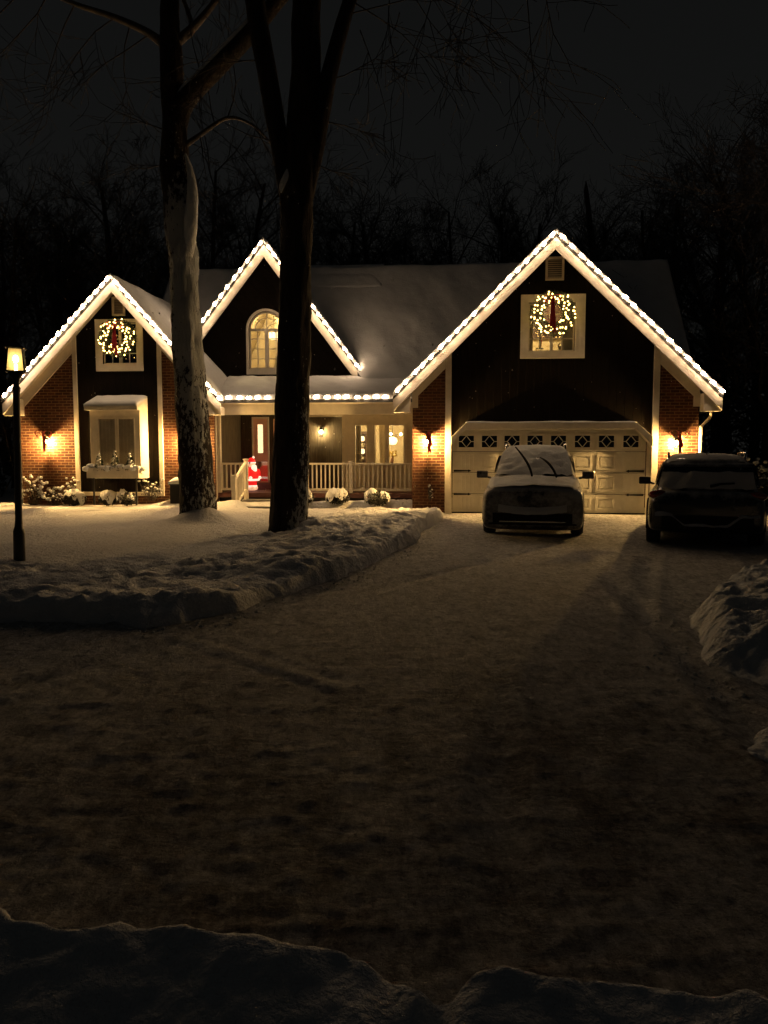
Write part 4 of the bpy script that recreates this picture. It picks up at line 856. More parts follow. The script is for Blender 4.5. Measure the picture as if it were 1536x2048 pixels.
# ------------------------------------------------------------------ cars
def suv(name, label, loc, rz, paint_, hgt, snow_front, snow_rear, group):
    t = thing(name, label, 'car', loc, rz, group); s = hgt / 1.68
    st = [(-2.41, .78, .24, .80), (-2.38, .90, .15, .92), (-2.22, .95, .14, .96), (-1.75, .94, .22, 1.00), (-1.05, .95, .22, 1.09), (0, .95, .22, 1.07), (1.4, .95, .22, 1.08), (2.05, .93, .24, 1.09), (2.28, .88, .30, 1.06), (2.36, .74, .40, .95)]
    vs = []; fs = []; k = 14
    for y, hw, zb, zt in st:
        half = [(0, zb), (hw * .88, zb), (hw * .99, zb + .05), (hw, zb + .34), (hw * .985, zt - .14), (hw * .90, zt - .03), (hw * .55, zt + .015), (0, zt + .03)]
        ring = half + [(-x, z) for x, z in half[-2:0:-1]]; vs += [(x, y, z * s if z > .5 else z) for x, z in ring]
    n = len(st)
    for i in range(n - 1):
        for j in range(k): fs.append((i * k + j, i * k + (j + 1) % k, (i + 1) * k + (j + 1) % k, (i + 1) * k + j))
    fs += [tuple(range(k - 1, -1, -1)), tuple(range((n - 1) * k, n * k))]
    m = MB(); m.add(vs, fs); o = m.build('body', paint_, t, True); sb = o.modifiers.new('s', 'SUBSURF'); sb.levels = sb.render_levels = 2
    RG = [(-1.30, 2.22, .86, 1.02), (-1.15, 2.16, .83, 1.14), (-.72, 2.02, .785, 1.40), (-.38, 1.90, .715, 1.58), (-.12, 1.82, .64, 1.66), (.3, 1.5, .42, 1.685)]
    RG = [(a, b2, c, z * s) for a, b2, c, z in RG]
    vs = []; fs = []; k = 16
    for y0, y1, hw, z in RG:
        bw = .10
        ring = [(-hw * .98, y0 + .24), (-hw * .80, y0 + .05), (-hw * .4, y0 - bw * .7), (0, y0 - bw), (hw * .4, y0 - bw * .7), (hw * .80, y0 + .05), (hw * .98, y0 + .24), (hw, lin(y0, y1, .5)), (hw * .98, y1 - .22), (hw * .82, y1 - .03), (hw * .4, y1 + .05), (0, y1 + .06), (-hw * .4, y1 + .05), (-hw * .82, y1 - .03), (-hw * .98, y1 - .22), (-hw, lin(y0, y1, .5))]
        vs += [(x, y, z) for x, y in ring]
    for i in range(len(RG) - 1):
        for j in range(k): fs.append((i * k + j, i * k + (j + 1) % k, (i + 1) * k + (j + 1) % k, (i + 1) * k + j))
    fs.append(tuple(range((len(RG) - 1) * k, len(RG) * k)))
    m = MB(); m.add(vs, fs); o = m.build('cabin', paint_, t, True); sb = o.modifiers.new('s', 'SUBSURF'); sb.levels = sb.render_levels = 2
    zz = [r_[3] for r_ in RG]
    def fy(z, e_): return float(np.interp(z, zz, [r_[e_] for r_ in RG]))
    def front(u, z, off=.02): h = fy(z, 2); return (u * h * .9, fy(z, 0) - .10 * (1 - u * u) + .10 * abs(u) ** 3 - off, z + off * .4)
    def rear(u, z, off=.02): h = fy(z, 2); return (u * h * .9, fy(z, 1) + .06 * (1 - u * u) - .05 * abs(u) ** 3 + off, z + off * .3)
    def side_(sg, y, z, off=.012): return (sg * (fy(z, 2) * .985 + off), y, z)
    def patch(fn, us, zs_, mb=None, amp=0.0):
        mb = mb or MB(); v = []
        for z in zs_:
            for u in us:
                p = fn(u, z); d = amp * float(fbm(np.array(p[0] * 6 + 3 * p[2]), np.array(p[1] * 6 + p[2] * 5), 4)); v.append((p[0], p[1] + d * .5, p[2] + d))
        nu_ = len(us); mb.add(v, [(i * nu_ + j, i * nu_ + j + 1, (i + 1) * nu_ + j + 1, (i + 1) * nu_ + j) for i in range(len(zs_) - 1) for j in range(nu_ - 1)]); return mb
    U = np.linspace(-1, 1, 29); patch(lambda u, z: front(u, z, .014), U, np.linspace(1.12 * s, 1.50 * s, 10)).build('windscreen', 'car_glass', t, True)
    patch(lambda u, z: rear(u, z, .014), U, np.linspace(1.14 * s, 1.48 * s, 10)).build('rear_window', 'car_glass', t, True)
    for sg in (-1, 1):
        for ya, yb_ in ((-.55, .42), (.50, 1.40), (1.48, 1.86)):
            m = MB(); v = []
            for z in np.linspace(1.15 * s, 1.50 * s, 6):
                for y in np.linspace(ya, yb_, 6): v.append(side_(sg, y + (z - 1.15 * s) * (.55 if ya < -.5 else 0), z))
            m.add(v, [(i * 6 + j, i * 6 + j + 1, (i + 1) * 6 + j + 1, (i + 1) * 6 + j) for i in range(5) for j in range(5)]); m.build('side_window', 'car_glass', t, True)
        m = MB(); m.box(sg * 1.07 - .115, sg * 1.07 + .115, -.67, -.56, 1.10 * s - .055, 1.10 * s + .095); m.bar((sg * .88, -.62, 1.05 * s), (sg * 1.0, -.62, 1.08 * s), .05); m.build('mirror', paint_, t, bevel=.035)
        m = MB(); m.tube([(sg * .62, -.05, 1.60 * s), (sg * .62, .08, 1.71 * s + .03), (sg * .63, .8, 1.73 * s + .03), (sg * .62, 1.5, 1.71 * s + .03), (sg * .60, 1.66, 1.60 * s)], .022, 6); m.build('roof_rail', 'chrome', t, True)
    # wheels
    ty = MB(); ty.lathe([(.20, -.115), (.34, -.115), (.365, -.08), (.365, .08), (.34, .115), (.20, .115)], 28); tme = ty.mesh('tyre', 'tyre', True)
    rm_ = MB(); rm_.lathe([(.02, .095), (.05, .10), (.06, .08)], 12)
    for q_ in range(5):
        a = q_ * 2 * math.pi / 5; rm_.bar((math.cos(a) * .04, math.sin(a) * .04, .085), (math.cos(a) * .23, math.sin(a) * .23, .075), .055, .03)
    rm_.lathe([(.215, .05), (.24, .10), (.225, .105), (.20, .06)], 28); rme = rm_.mesh('rim', 'chrome', True)
    ame = MB(); ame.tube([(0, .41 * math.cos(a), .41 * math.sin(a)) for a in [R(-10 + k * 10) for k in range(21)]], .035, 6); ame = ame.mesh('wheel_arch', 'black_plastic', True)
    for sg in (-1, 1):
        for y in (-1.48, 1.40):
            w_ = bpy.data.objects.new('wheel', tme); COL.objects.link(w_); w_.parent = t; w_.location = (sg * .835, y, .365); w_.rotation_euler = (0, sg * math.pi / 2, 0); w_['label'] = 'dark wheel with spoked rim'
            put('rim', rme, w_)
            put('wheel_arch', ame, t, loc=(sg * .925, y, .365))
    # nose
    def nose(x): return -2.395 + .10 * abs(x / .85) ** 3
    g_ = MB()
    for z in np.linspace(.60, .82, 6) * s: g_.bar((-.52, nose(.52) - .015, z), (.52, nose(.52) - .015, z), .03, .016)
    g_.panel([(-.56, .56 * s), (.56, .56 * s), (.60, .86 * s), (-.60, .86 * s)], [[(-.52, .585 * s), (.52, .585 * s), (.555, .835 * s), (-.555, .835 * s)]], -2.40, -2.36); g_.box(-.52, .52, -2.36, -2.34, .58 * s, .84 * s)
    g_.build('grille', 'frosted_trim', t)
    for sg in (-1, 1):
        m = MB(); m.ell((sg * .70, -2.27, .83 * s), (.17, .10, .075), 14, 8); m.build('headlight', 'lens_clear', t, True)
        m = MB(); m.ell((sg * .74, -2.27, .45), (.10, .08, .05), 10, 6); m.build('fog_light', 'lens_clear', t, True)
        m = MB(); m.ell((sg * .755, 2.19, .985 * s), (.17, .10, .085), 14, 8); m.build('tail_light', 'lens_red', t, True)
    m = MB(); m.bar((-.80, -2.40, .27), (.80, -2.40, .27), .06, .03); m.box(-.72, .72, -2.425, -2.37, .29, .47); m.build('lower_intake', 'black_plastic', t, bevel=.01)
    m = MB(); m.bar((-.60, -2.42, .315), (.60, -2.42, .315), .03, .018); m.build('skid_trim', 'chrome', t)
    m = MB(); m.box(-.72, .72, 2.31, 2.40, .34, .58); m.build('rear_bumper', 'black_plastic', t, bevel=.03)
    m = MB(); v = []
    for q_ in (0, 1):
        for u in np.linspace(-1, 1, 13): v.append((u * fy(1.55 * s, 2) * .97, fy(1.55 * s, 1) + .10 * q_ - .06 * u * u + .02, 1.575 * s - .035 * q_))
    m.add(v + [(p[0], p[1], p[2] - .05) for p in v], [(j, j + 1, 14 + j, 13 + j) for j in range(12)] + [(26 + j, 39 + j, 40 + j, 27 + j) for j in range(12)] + [(13 + j, 14 + j, 40 + j, 39 + j) for j in range(12)]); m.build('spoiler', paint_, t, True)
    m = MB(); m.tube([(0, 1.62, 1.66 * s), (0, 1.74, 1.84 * s)], .008, 5); m.ell((0, 1.6, 1.655 * s), (.03, .06, .03), 8, 5); m.build('antenna', 'black_plastic', t)
    # snow lying on the car
    sn = MB(); zs_ = np.linspace(1.125 * s, 1.64 * s, 20)
    if snow_front: patch(lambda u, z: front(u, z, .035), U, zs_, sn, .05)
    if snow_rear: patch(lambda u, z: rear(u, z, .032), U, np.linspace(1.10 * s, 1.40 * s, 12), sn, .04)
    v = []; ys = np.linspace(-.30, 1.86, 26); us = np.linspace(-1, 1, 17)
    for y in ys:
        for u in us:
            e_ = max(0, (abs(y - .78) - .72) / .36); zt = 1.685 * s + .045 - .035 * u * u - .10 * s * e_ ** 1.7; hw = .62 + .03 * e_
            v.append((u * hw, y, zt - (.05 if abs(u) == 1 else 0) + .02 * float(fbm(np.array(u * 3), np.array(y * 3), 3))))
    sn.add(v, [(i * 17 + j, i * 17 + j + 1, (i + 1) * 17 + j + 1, (i + 1) * 17 + j) for i in range(25) for j in range(16)])
    v = []; ys = np.linspace(-2.28, -1.18, 24); us = np.linspace(-1, 1, 29)
    for y in ys:
        hw = float(np.interp(y, [-2.3, -2.2, -1.75, -1.05], [.76, .80, .86, .88])); zt = float(np.interp(y, [-2.3, -2.2, -1.75, -1.05], [.955, .985, 1.03, 1.12])) * s
        for u in us: v.append((u * hw, y - .06 * (1 - u * u), zt + .03 - .06 * abs(u) ** 3 + .03 * float(fbm(np.array(u * 4 + 9), np.array(y * 4), 4)) - (.05 if abs(u) == 1 else 0)))
    if snow_front: sn.add(v, [(i * 29 + j, i * 29 + j + 1, (i + 1) * 29 + j + 1, (i + 1) * 29 + j) for i in range(23) for j in range(28)])
    so_ = sn.build('snow_cover', 'car_snow' if snow_front else 'dark_car_snow', t, True)
    lg_ = MB(); rnd = random.Random(len(label))
    def ledge(y, prof, dep, drop=.03):
        v = []; xs = np.linspace(-1, 1, 41)
        for q_ in range(4):
            for u in xs:
                x, z, h = prof(u); a = q_ / 3; v.append((x, y + (dep * math.sin(a * math.pi / 2)), z + h * (1 - a) + .012 * float(fbm(np.array(x * 9), np.array(q_ * .5), 3))))
        lg_.add(v, [(i * 41 + j, i * 41 + j + 1, (i + 1) * 41 + j + 1, (i + 1) * 41 + j) for i in range(3) for j in range(40)])
    if snow_front: ledge(-2.385, lambda u: (u * .62, .45 * s + .05 * u * u, .16), -.085)
    if snow_rear: ledge(2.365, lambda u: (u * .80, .44 * s + .16 * min(1, max(0, (abs(u) - .42) / .25)), .05 + .02 * math.sin(u * 9)), .07)
    lg_.build('bumper_snow', 'car_snow' if snow_front else 'dark_car_snow', t, True)
    return t
c1n = Vector((2.73, 14.2)); f1 = Vector((math.sin(R(12)), math.cos(R(12))))
car1 = suv('parked_car', 'dark brown snow covered car facing the street with both wipers lifted', (c1n.x + 2.4 * f1.x, c1n.y + 2.4 * f1.y, .0), R(-12), 'car_brown', 1.68, True, False, 'cars parked by the garage')
Mi = (Matrix.Translation(car1.location) @ Matrix.Rotation(R(-12), 4, 'Z')).inverted()
for (a_, b2, c_) in (((1064, 952, 15.15), (1054, 925, 15.1), (1031, 894, 15.35)), ((1113, 954, 15.0), (1100, 930, 14.95), (1080, 915, 15.2))):
    p = [Mi @ at(*q) for q in (a_, b2, c_)]; pts = [p[0] * (1 - u) ** 2 + (p[1] * 2 - p[0] * .5 - p[2] * .5) * 2 * u * (1 - u) + p[2] * u * u for u in np.linspace(0, 1, 9)]
    m = MB(); m.tube(pts, [.020, .022, .024, .026, .026, .024, .022, .018, .014], 6); m.build('wiper', 'black_plastic', car1)
f2 = Vector((math.sin(R(20.5)), math.cos(R(20.5))))
car2 = suv('parked_car', 'black car seen from behind with a snow blown rear window at the right edge', (5.33 + 2.3 * f2.x, 12.75 + 2.3 * f2.y, -.02), R(180 - 20.5), 'car_black', 1.54, False, True, 'cars parked by the garage')
m = MB(); m.tube([(-.05, 2.26, 1.06), (-.2, 2.235, 1.10), (-.42, 2.21, 1.115)], [.022, .02, .014], 6); m.build('rear_wiper', 'black_plastic', car2)

# ------------------------------------------------------------------ lamp post
lp = ground(39, 1131, .15); lp = ground(39, 1131, lawn_z(lp.x, lp.y)); t = thing('lamp_post', 'black garden lamp post with one lit glass lantern on the lawn', 'lamp post', (lp.x, lp.y, .0)); t.rotation_euler = (0, R(1.1), R(20))
zb_, zt2 = at(33, 742, lp.y).z, at(33, 698, lp.y).z
MB().lathe([(.075, 0), (.075, .55), (.052, .62), (.047, .7), (.044, zb_ - .28), (.055, zb_ - .26), (.055, zb_ - .22), (.035, zb_ - .20), (.05, zb_ - .10), (.11, zb_ - .02)], 16).build('pole', 'black_metal', t, True)
f = MB(); wb_, wt_ = .112, .088
f.box(-.125, .125, -.125, .125, zb_ - .02, zb_); f.box(-wt_ - .008, wt_ + .008, -wt_ - .008, wt_ + .008, zt2, zt2 + .012)
for sx_ in (-1, 1):
    for sy_ in (-1, 1): f.bar((sx_ * wb_, sy_ * wb_, zb_), (sx_ * wt_, sy_ * wt_, zt2), .02)
f.add([(-.125, -.125, zt2 + .012), (.125, -.125, zt2 + .012), (.125, .125, zt2 + .012), (-.125, .125, zt2 + .012), (0, 0, zt2 + .11)], [(0, 1, 4), (1, 2, 4), (2, 3, 4), (3, 0, 4), (3, 2, 1, 0)])
f.tube([(.075 * math.cos(a), 0, zt2 + .07 + .09 * math.sin(a)) for a in [k * math.pi / 10 for k in range(11)]], .007, 5); f.build('lantern_frame', 'black_metal', t)
gl = MB()
for a in range(4):
    c_, s_ = math.cos(a * math.pi / 2), math.sin(a * math.pi / 2); P = [(-wb_ + .006, -wb_ + .006, zb_ + .002), (wb_ - .006, -wb_ + .006, zb_ + .002), (wt_ - .006, -wt_ + .006, zt2 - .002), (-wt_ + .006, -wt_ + .006, zt2 - .002)]
    gl.add([(x * c_ - y * s_, x * s_ + y * c_, z) for x, y, z in P], [(0, 1, 2, 3)])
gl.build('lantern_glass', 'frosted', t)
MB().ell((0, 0, lin(zb_, zt2, .55)), (.038, .038, .055), 12, 8).tube([(0, 0, zb_), (0, 0, zb_ + .09)], .02, 8).build('bulb', 'bulb_post', t, True)

# ------------------------------------------------------------------ glowing porch figure
fx = X(505, 950, 2.2); t = thing('porch_figure', 'glowing plastic figure in red coat and hat with white beard on the porch', 'decoration', H(fx, 2.1, zf), -YAW + R(56))
b = MB(); b.lathe([(.10, .0), (.16, .02), (.15, .05), (.06, .06)], 18); b.ell((-.07, -.06, .07), (.065, .11, .06), 10, 6).ell((.07, -.06, .07), (.065, .11, .06), 10, 6); b.build('boots', 'figure_skin', t, True)
b = MB(); b.lathe([(.11, .08), (.145, .14), (.15, .22), (.165, .27), (.20, .30), (.215, .38), (.205, .48), (.175, .58), (.11, .655), (.05, .67)], 20, (0, 0, 0), 1, .92); b.ell((-.20, -.05, .47), (.065, .085, .14), 10, 8).ell((.20, -.05, .47), (.065, .085, .14), 10, 8); b.build('coat', 'figure_red', t, True)
b = MB()
for z, r_ in ((.30, .222), (.115, .15)): b.lathe([(r_ - .02, z - .03), (r_ + .008, z - .028), (r_ + .012, z), (r_ + .004, z + .028), (r_ - .02, z + .03)], 20, (0, 0, 0), 1, .92)
b.ell((-.17, -.15, .36), (.05, .05, .045), 8, 6).ell((.17, -.15, .36), (.05, .05, .045), 8, 6); b.lathe([(.10, .765), (.128, .77), (.13, .80), (.10, .81)], 16); b.ell((.06, -.02, .935), .035, 8, 6); b.pieces('trim', 'figure_white', t)
MB().ell((0, -.01, .735), (.105, .105, .11), 14, 10).ell((0, -.115, .73), .02, 6, 5).build('face', 'figure_skin', t, True)
b = MB(); b.ell((0, -.105, .60), (.095, .075, .14), 12, 8).ell((-.045, -.115, .69), (.05, .03, .025), 8, 5).ell((.045, -.115, .69), (.05, .03, .025), 8, 5); b.build('beard', 'figure_white', t, True)
b = MB()
for sg in (-1, 1): b.ell((sg * .035, -.105, .755), (.014, .012, .012), 6, 4)
b.build('eyes', 'black_plastic', t)
b = MB(); b.lathe([(.118, .80), (.11, .85), (.075, .90), (.035, .925), (.01, .93)], 16); b.build('hat', 'figure_red', t, True)

# ------------------------------------------------------------------ shrubs, planters and small snow covered things by the house
def clump(parent, c, r, n, rnd, mat='leaf_dark', name='foliage', size=.035):
    m = MB()
    for k in range(n):
        d = Vector((rnd.gauss(0, 1), rnd.gauss(0, 1), rnd.gauss(0, 1))).normalized() * rnd.random() ** .4
        p = Vector(c) + Vector((d.x * r[0], d.y * r[1], d.z * r[2])); u = Vector((rnd.gauss(0, 1), rnd.gauss(0, 1), rnd.gauss(0, 1))).normalized() * size * rnd.uniform(.6, 1.4); w_ = u.orthogonal().normalized() * size * .4
        m.add([p - u, p + w_, p + u, p - w_], [(0, 1, 2, 3)])
    return m.build(name, mat, parent)
def dome(m, c, r, seed, rag=.35, nu=36, nv=14):
    """a rounded snow cap with an uneven surface and a ragged lower edge"""
    vs = []; fs = []
    for j in range(nv + 1):
        for i in range(nu):
            a = 2 * math.pi * i / nu; lim = 1.50 + rag * float(fbm(np.array(math.cos(a) * 1.9 + seed), np.array(math.sin(a) * 1.9 + seed * .7), 4)) * 2; p = lim * j / nv
            d = Vector((math.sin(p) * math.cos(a), math.sin(p) * math.sin(a), math.cos(p)))
            k = 1 + .30 * float(fbm(np.array(d.x * 1.6 + d.z + seed), np.array(d.y * 1.6 - d.z + seed), 4)) * min(1, j / 2); vs.append((c[0] + d.x * r[0] * k, c[1] + d.y * r[1] * k, c[2] + d.z * r[2] * k))
    for j in range(nv):
        for i in range(nu): fs.append((j * nu + i, (j + 1) * nu + i, (j + 1) * nu + (i + 1) % nu, j * nu + (i + 1) % nu))
    return m.add(vs, fs)
def shrub(label, px, py, d, wpx, hpx, seed, full=14):
    x, z = hp(px, py, d); w_ = hp(px + wpx / 2, py, d)[0] - x; h = hp(px, py - hpx, d)[1] - z; rnd = random.Random(seed)
    t = hthing('shrub', label, 'shrub', x, d, z, 'snow capped shrubs')
    clump(t, (0, 0, h * .40), (w_ * 1.04, w_ * .92, h * .50), 900, rnd, size=.045)
    st_ = MB()
    for k in range(9): a = rnd.uniform(0, 6.28); st_.tube([(0, 0, -.05), (math.cos(a) * w_ * .4, math.sin(a) * w_ * .35, h * .4), (math.cos(a) * w_ * .8, math.sin(a) * w_ * .7, h * .7)], .008, 4)
    st_.build('stems', 'twig', t)
    m = MB()
    if full == 2: dome(m, (-w_ * .42, 0, h * .3), (w_ * .6, w_ * .6, h * .72), seed); dome(m, (w_ * .42, -.02, h * .24), (w_ * .58, w_ * .55, h * .58), seed + 5)
    else: dome(m, (0, 0, h * .30), (w_ * .94, w_ * .84, h * .72), seed, .6 if full == 14 else .35)
    m.build('snow_cap', 'snow', t, True)
    return t
shrub('round snow capped shrub left of the bay window, beside the dried flower stems', 148, 1008, .15, 46, 27, 11)
shrub('smooth snow capped shrub straight below the bay window', 217, 1008, .12, 36, 26, 12, 18)
shrub('lumpy two humped snow capped shrub below the right end of the bay window', 254, 1008, .10, 40, 27, 13, 2)
shrub('small snow capped shrub just right of the thick dark trunk', 612, 1004, .3, 30, 24, 14)
shrub('snow capped shrub below the porch railing, left of the last shrub', 676, 1006, .3, 46, 30, 15)
shrub('widest snow capped shrub below the porch railing, nearest the garage', 755, 1008, .25, 50, 31, 16, 2)
def dried(label, px, py, d, wpx, hpx, n, seed, hs=(.03, .06), group='snow dusted dried plants'):
    x, z = hp(px, py, d); w_ = hp(px + wpx / 2, py, d)[0] - x; h = hp(px, py - hpx, d)[1] - z; rnd = random.Random(seed)
    t = hthing('dried_plant', label, 'plant', x, d, z, group); s_ = MB(); hd = MB()
    for k in range(n):
        tip = Vector((rnd.uniform(-w_, w_), rnd.uniform(-.22, .22), h * rnd.uniform(.25, 1) * (1 - .3 * abs(rnd.uniform(-1, 1)))))
        s_.tube([(tip.x * .25, tip.y * .3, -.03), (tip.x * .7, tip.y * .7, tip.z * .6), tip], [.007, .005, .004], 4); r_ = rnd.uniform(*hs)
        hd.ell(tip + Vector((0, 0, r_ * .4)), (r_, r_, r_ * .75), 8, 5, .22, rnd)
        if rnd.random() < .6: q_ = tip * .6; hd.ell((q_.x + .04, q_.y, q_.z), (r_ * .5, r_ * .5, r_ * .35), 6, 4, .25, rnd)
    s_.build('stems', 'twig', t); hd.build('snow_heads', 'snow', t, True); clump(t, (0, 0, h * .35), (w_ * .9, .2, h * .38), 160, rnd, 'leaf_dark', 'leaves', .03); return t
dried('tall stand of dried flower stems with snowy heads behind the lamp post', 68, 1008, .2, 52, 62, 34, 21)
dried('lower dried flower stems with snowy heads below the left wall lantern', 112, 1008, .15, 52, 46, 30, 22)
dried('thin snow dusted plant against the left trim of the bay window', 143, 1000, .35, 16, 52, 8, 23, (.025, .05))
dried('bare twiggy plant with small snowy tips right of the bay window', 303, 1000, .25, 46, 50, 34, 24, (.015, .04))
dried('slim snow dusted climbing plant on the brick left of the garage door', 860, 1000, -.1, 8, 34, 9, 25, (.02, .045))
dried('snow laden bush behind the black car at the right edge', 1515, 985, 1.5, 60, 75, 40, 26, (.03, .07))
# planter under the bay window
pr = rect(178, 936, 281, 956, -.45); x = (pr[0] + pr[1]) / 2; w_ = (pr[1] - pr[0]) / 2; gz0 = .2; h0 = pr[2] - gz0; h1 = pr[3] - gz0
t = hthing('planter_box', 'long pale planter box on thin legs under the bay window, heaped with snow', 'planter', x, -.45, gz0)
b = MB(); b.box(-w_, w_, -.13, -.105, h0, h1).box(-w_, w_, .105, .13, h0, h1).box(-w_, -w_ + .03, -.104, .104, h0, h1).box(w_ - .03, w_, -.104, .104, h0, h1).box(-w_ + .031, w_ - .031, -.104, .104, h0, h0 + .03); b.build('box', 'trim', t)
lm = MB().box(-.02, .02, -.02, .02, 0, h0).mesh('leg', 'black_metal')
for sx_ in (-1, 1): put('leg', lm, t, loc=(sx_ * (w_ - .12), 0, 0))
rnd = random.Random(31); sm_ = MB()
for k in range(26): sm_.ell((lin(-w_ - .03, w_ + .03, k / 25), rnd.uniform(-.10, .08), h1 + rnd.uniform(-.03, .03)), (rnd.uniform(.07, .12), .10, rnd.uniform(.04, .085)), 9, 6, .14, rnd)
sm_.build('snow_heap', 'snow', t, True); clump(t, (0, -.02, h1 - .02), (w_ * 1.1, .16, .10), 380, rnd, 'needle', 'greenery')
for k, (px, hh_, lb) in enumerate(((197, .36, 'left'), (229, .42, 'middle, tallest'), (259, .36, 'right'))):
    xx = X(px, 920, -.45); c = hthing('potted_conifer', f'little snow tipped conifer, the {lb} of three in the long planter', 'plant', xx, -.42, gz0 + h1, 'conifers in the planter'); rnd = random.Random(40 + k); m = MB()
    for q_ in range(260):
        u = rnd.random(); a = rnd.uniform(0, 6.28); r_ = .11 * (1 - u) * rnd.uniform(.5, 1.1); p = Vector((math.cos(a) * r_, math.sin(a) * r_, u * hh_)); m.add([p, p + Vector((math.cos(a) * .05, math.sin(a) * .05, -.03)), p + Vector((rnd.uniform(-.02, .02), .01, .03))], [(0, 1, 2)])
    m.build('foliage', 'needle', c); s_ = MB()
    for q_ in range(9): u = (q_ + 1.5) / 10; a = rnd.uniform(3.4, 6.0); r_ = .10 * (1 - u); s_.ell((math.cos(a) * r_, math.sin(a) * r_, u * hh_ + .02), (.035, .035, .025), 7, 5, .2, rnd)
    s_.build('snow_tips', 'snow', c, True); MB().tube([(0, 0, -.05), (0, 0, hh_ * .9)], .012, 5).build('stem', 'twig', c)
q = rect(347, 971, 362, 988, .1); t = hthing('garden_bin', 'low dark box with a thick snow cap beside the plastered trunk', 'box', (q[0] + q[1]) / 2 + .15, .1, .12)
MB().box(-.28, .28, -.2, .2, 0, q[2] + .12).box(-.31, .31, -.23, .23, q[2] + .121, q[2] + .15).build('box', 'black_plastic', t, bevel=.015)
s_ = MB(); snow_slab(s_, lerp2((-.31, -.23, q[2] + .151), (.31, -.23, q[2] + .151), (.31, .23, q[2] + .151), (-.31, .23, q[2] + .151)), 16, 12, .15, .12); s_.build('snow_cap', 'snow', t, True)

# ------------------------------------------------------------------ the two big trunks
def crom(P, n):
    out = []
    for i in range(len(P) - 1):
        p0, p1, p2, p3 = P[max(i - 1, 0)], P[i], P[i + 1], P[min(i + 2, len(P) - 1)]
        for k in range(n):
            t_ = k / n; out.append(0.5 * ((2 * p1) + (-p0 + p2) * t_ + (2 * p0 - 5 * p1 + 4 * p2 - p3) * t_ ** 2 + (-p0 + 3 * p1 - 3 * p2 + p3) * t_ ** 3))
    out.append(P[-1]); return out
def limb(mb, pts, Y, base, n=28, sub=10, rough=.06, dy=None):
    P = []
    for i, (px, py, wp) in enumerate(pts):
        yy = Y + (dy[i] if dy else 0); v = at(px, py, yy) - base; P.append(np.array((v.x, v.y, v.z, wp / 2 * yy / FPX)))
    C = crom(P, sub); i0 = len(mb.v); mb.tube([c[:3] for c in C], [float(c[3]) for c in C], n)
    for j in range(i0, len(mb.v)):
        k = (j - i0) // n
        if k >= len(C): break
        c = C[k]; v = np.array(mb.v[j]); d = v - c[:3]; a = math.atan2(d[1], d[0])
        f_ = 1 + rough * float(fbm(np.array(a * 1.6 + 40), np.array(v[2] * 1.5), 3)) * 2 + rough * .5 * float(fbm(np.array(a * 6 + 3), np.array(v[2] * 5), 3))
        mb.v[j] = tuple(c[:3] + d * f_)
    return [Vector(c[:3]) for c in C]
def twigs(mb, p, d, L, r, lev, rnd, droop=.0, n=4):
    """a branch and its own twigs"""
    pts = [p]; rr = [r]; k_ = 4
    for k in range(k_):
        d = (d + Vector((rnd.gauss(0, .16), rnd.gauss(0, .16), rnd.gauss(0, .12) - droop))).normalized(); p = p + d * L / k_; pts.append(p); rr.append(max(.006, r * (1 - .6 * (k + 1) / k_)))
    mb.tube(pts, rr, n if lev > 1 else 3, False)
    if lev > 0:
        for k in range(rnd.randint(3, 5)):
            i = rnd.randint(1, k_); u = (pts[i] - pts[i - 1]).normalized(); o = (u + Vector((rnd.gauss(0, .6), rnd.gauss(0, .6), rnd.gauss(.12, .4)))).normalized()
            twigs(mb, pts[i], o, L * rnd.uniform(.45, .7), rr[i] * .6, lev - 1, rnd, droop, n)
B1 = Vector((T1.x, T1.y, .1)); t1 = thing('big_tree', 'tall bare tree whose trunk is plastered with blown snow, in front of the left gable', 'tree', B1)
m = MB(); limb(m, [(397, 1048, 88), (396, 1022, 74), (392, 950, 66), (386, 850, 62), (379, 750, 59), (372, 650, 57), (367, 550, 55), (362, 450, 58), (352, 360, 54), (348, 280, 48), (347, 200, 44), (342, 100, 38), (340, 0, 33), (341, -120, 24)], T1.y, B1, n=44, sub=22, rough=.10); m.build('trunk', 'trunk_plastered', t1, True)
m = MB(); Lm = limb(m, [(355, 250, 36), (368, 205, 38), (405, 165, 34), (455, 115, 32), (505, 62, 30), (560, -5, 28), (640, -90, 20)], T1.y, B1, 16, 8, .05, [0, -.1, -.3, -.6, -.9, -1.2, -1.6]); m.build('limb', 'trunk_dark', t1, True)
ss_ = MB(); snow_pts = Lm[6:34]; ss_.tube([p + Vector((-.05, -.02, .17)) for p in snow_pts], [.03] + [.075] * (len(snow_pts) - 2) + [.03], 8); ss_.build('limb_snow', 'bank_snow', t1, True)
m = MB(); limb(m, [(368, 600, 8), (374, 530, 20), (381, 460, 26), (384, 400, 22), (381, 345, 13), (371, 308, 4)], T1.y - .12, B1, 16, 8, .10, [.25, .05, -.05, -.08, -.05, 0]); m.build('snow_plume', 'bank_snow', t1, True)
for pts in ([(350, 110, 22), (300, 68, 15), (230, 35, 12), (150, 8, 9), (60, -30, 6)], [(358, 300, 12), (400, 270, 9), (455, 236, 7), (505, 250, 5), (542, 286, 3)], [(348, 90, 20), (400, 40, 14), (445, -20, 11), (470, -80, 8)], [(362, 150, 14), (345, 90, 12), (385, 60, 9), (355, -30, 7)]):
    m = MB(); limb(m, pts, T1.y, B1, 9, 6, .05); m.build('limb', 'bark', t1, True)
m = MB(); rnd = random.Random(51)
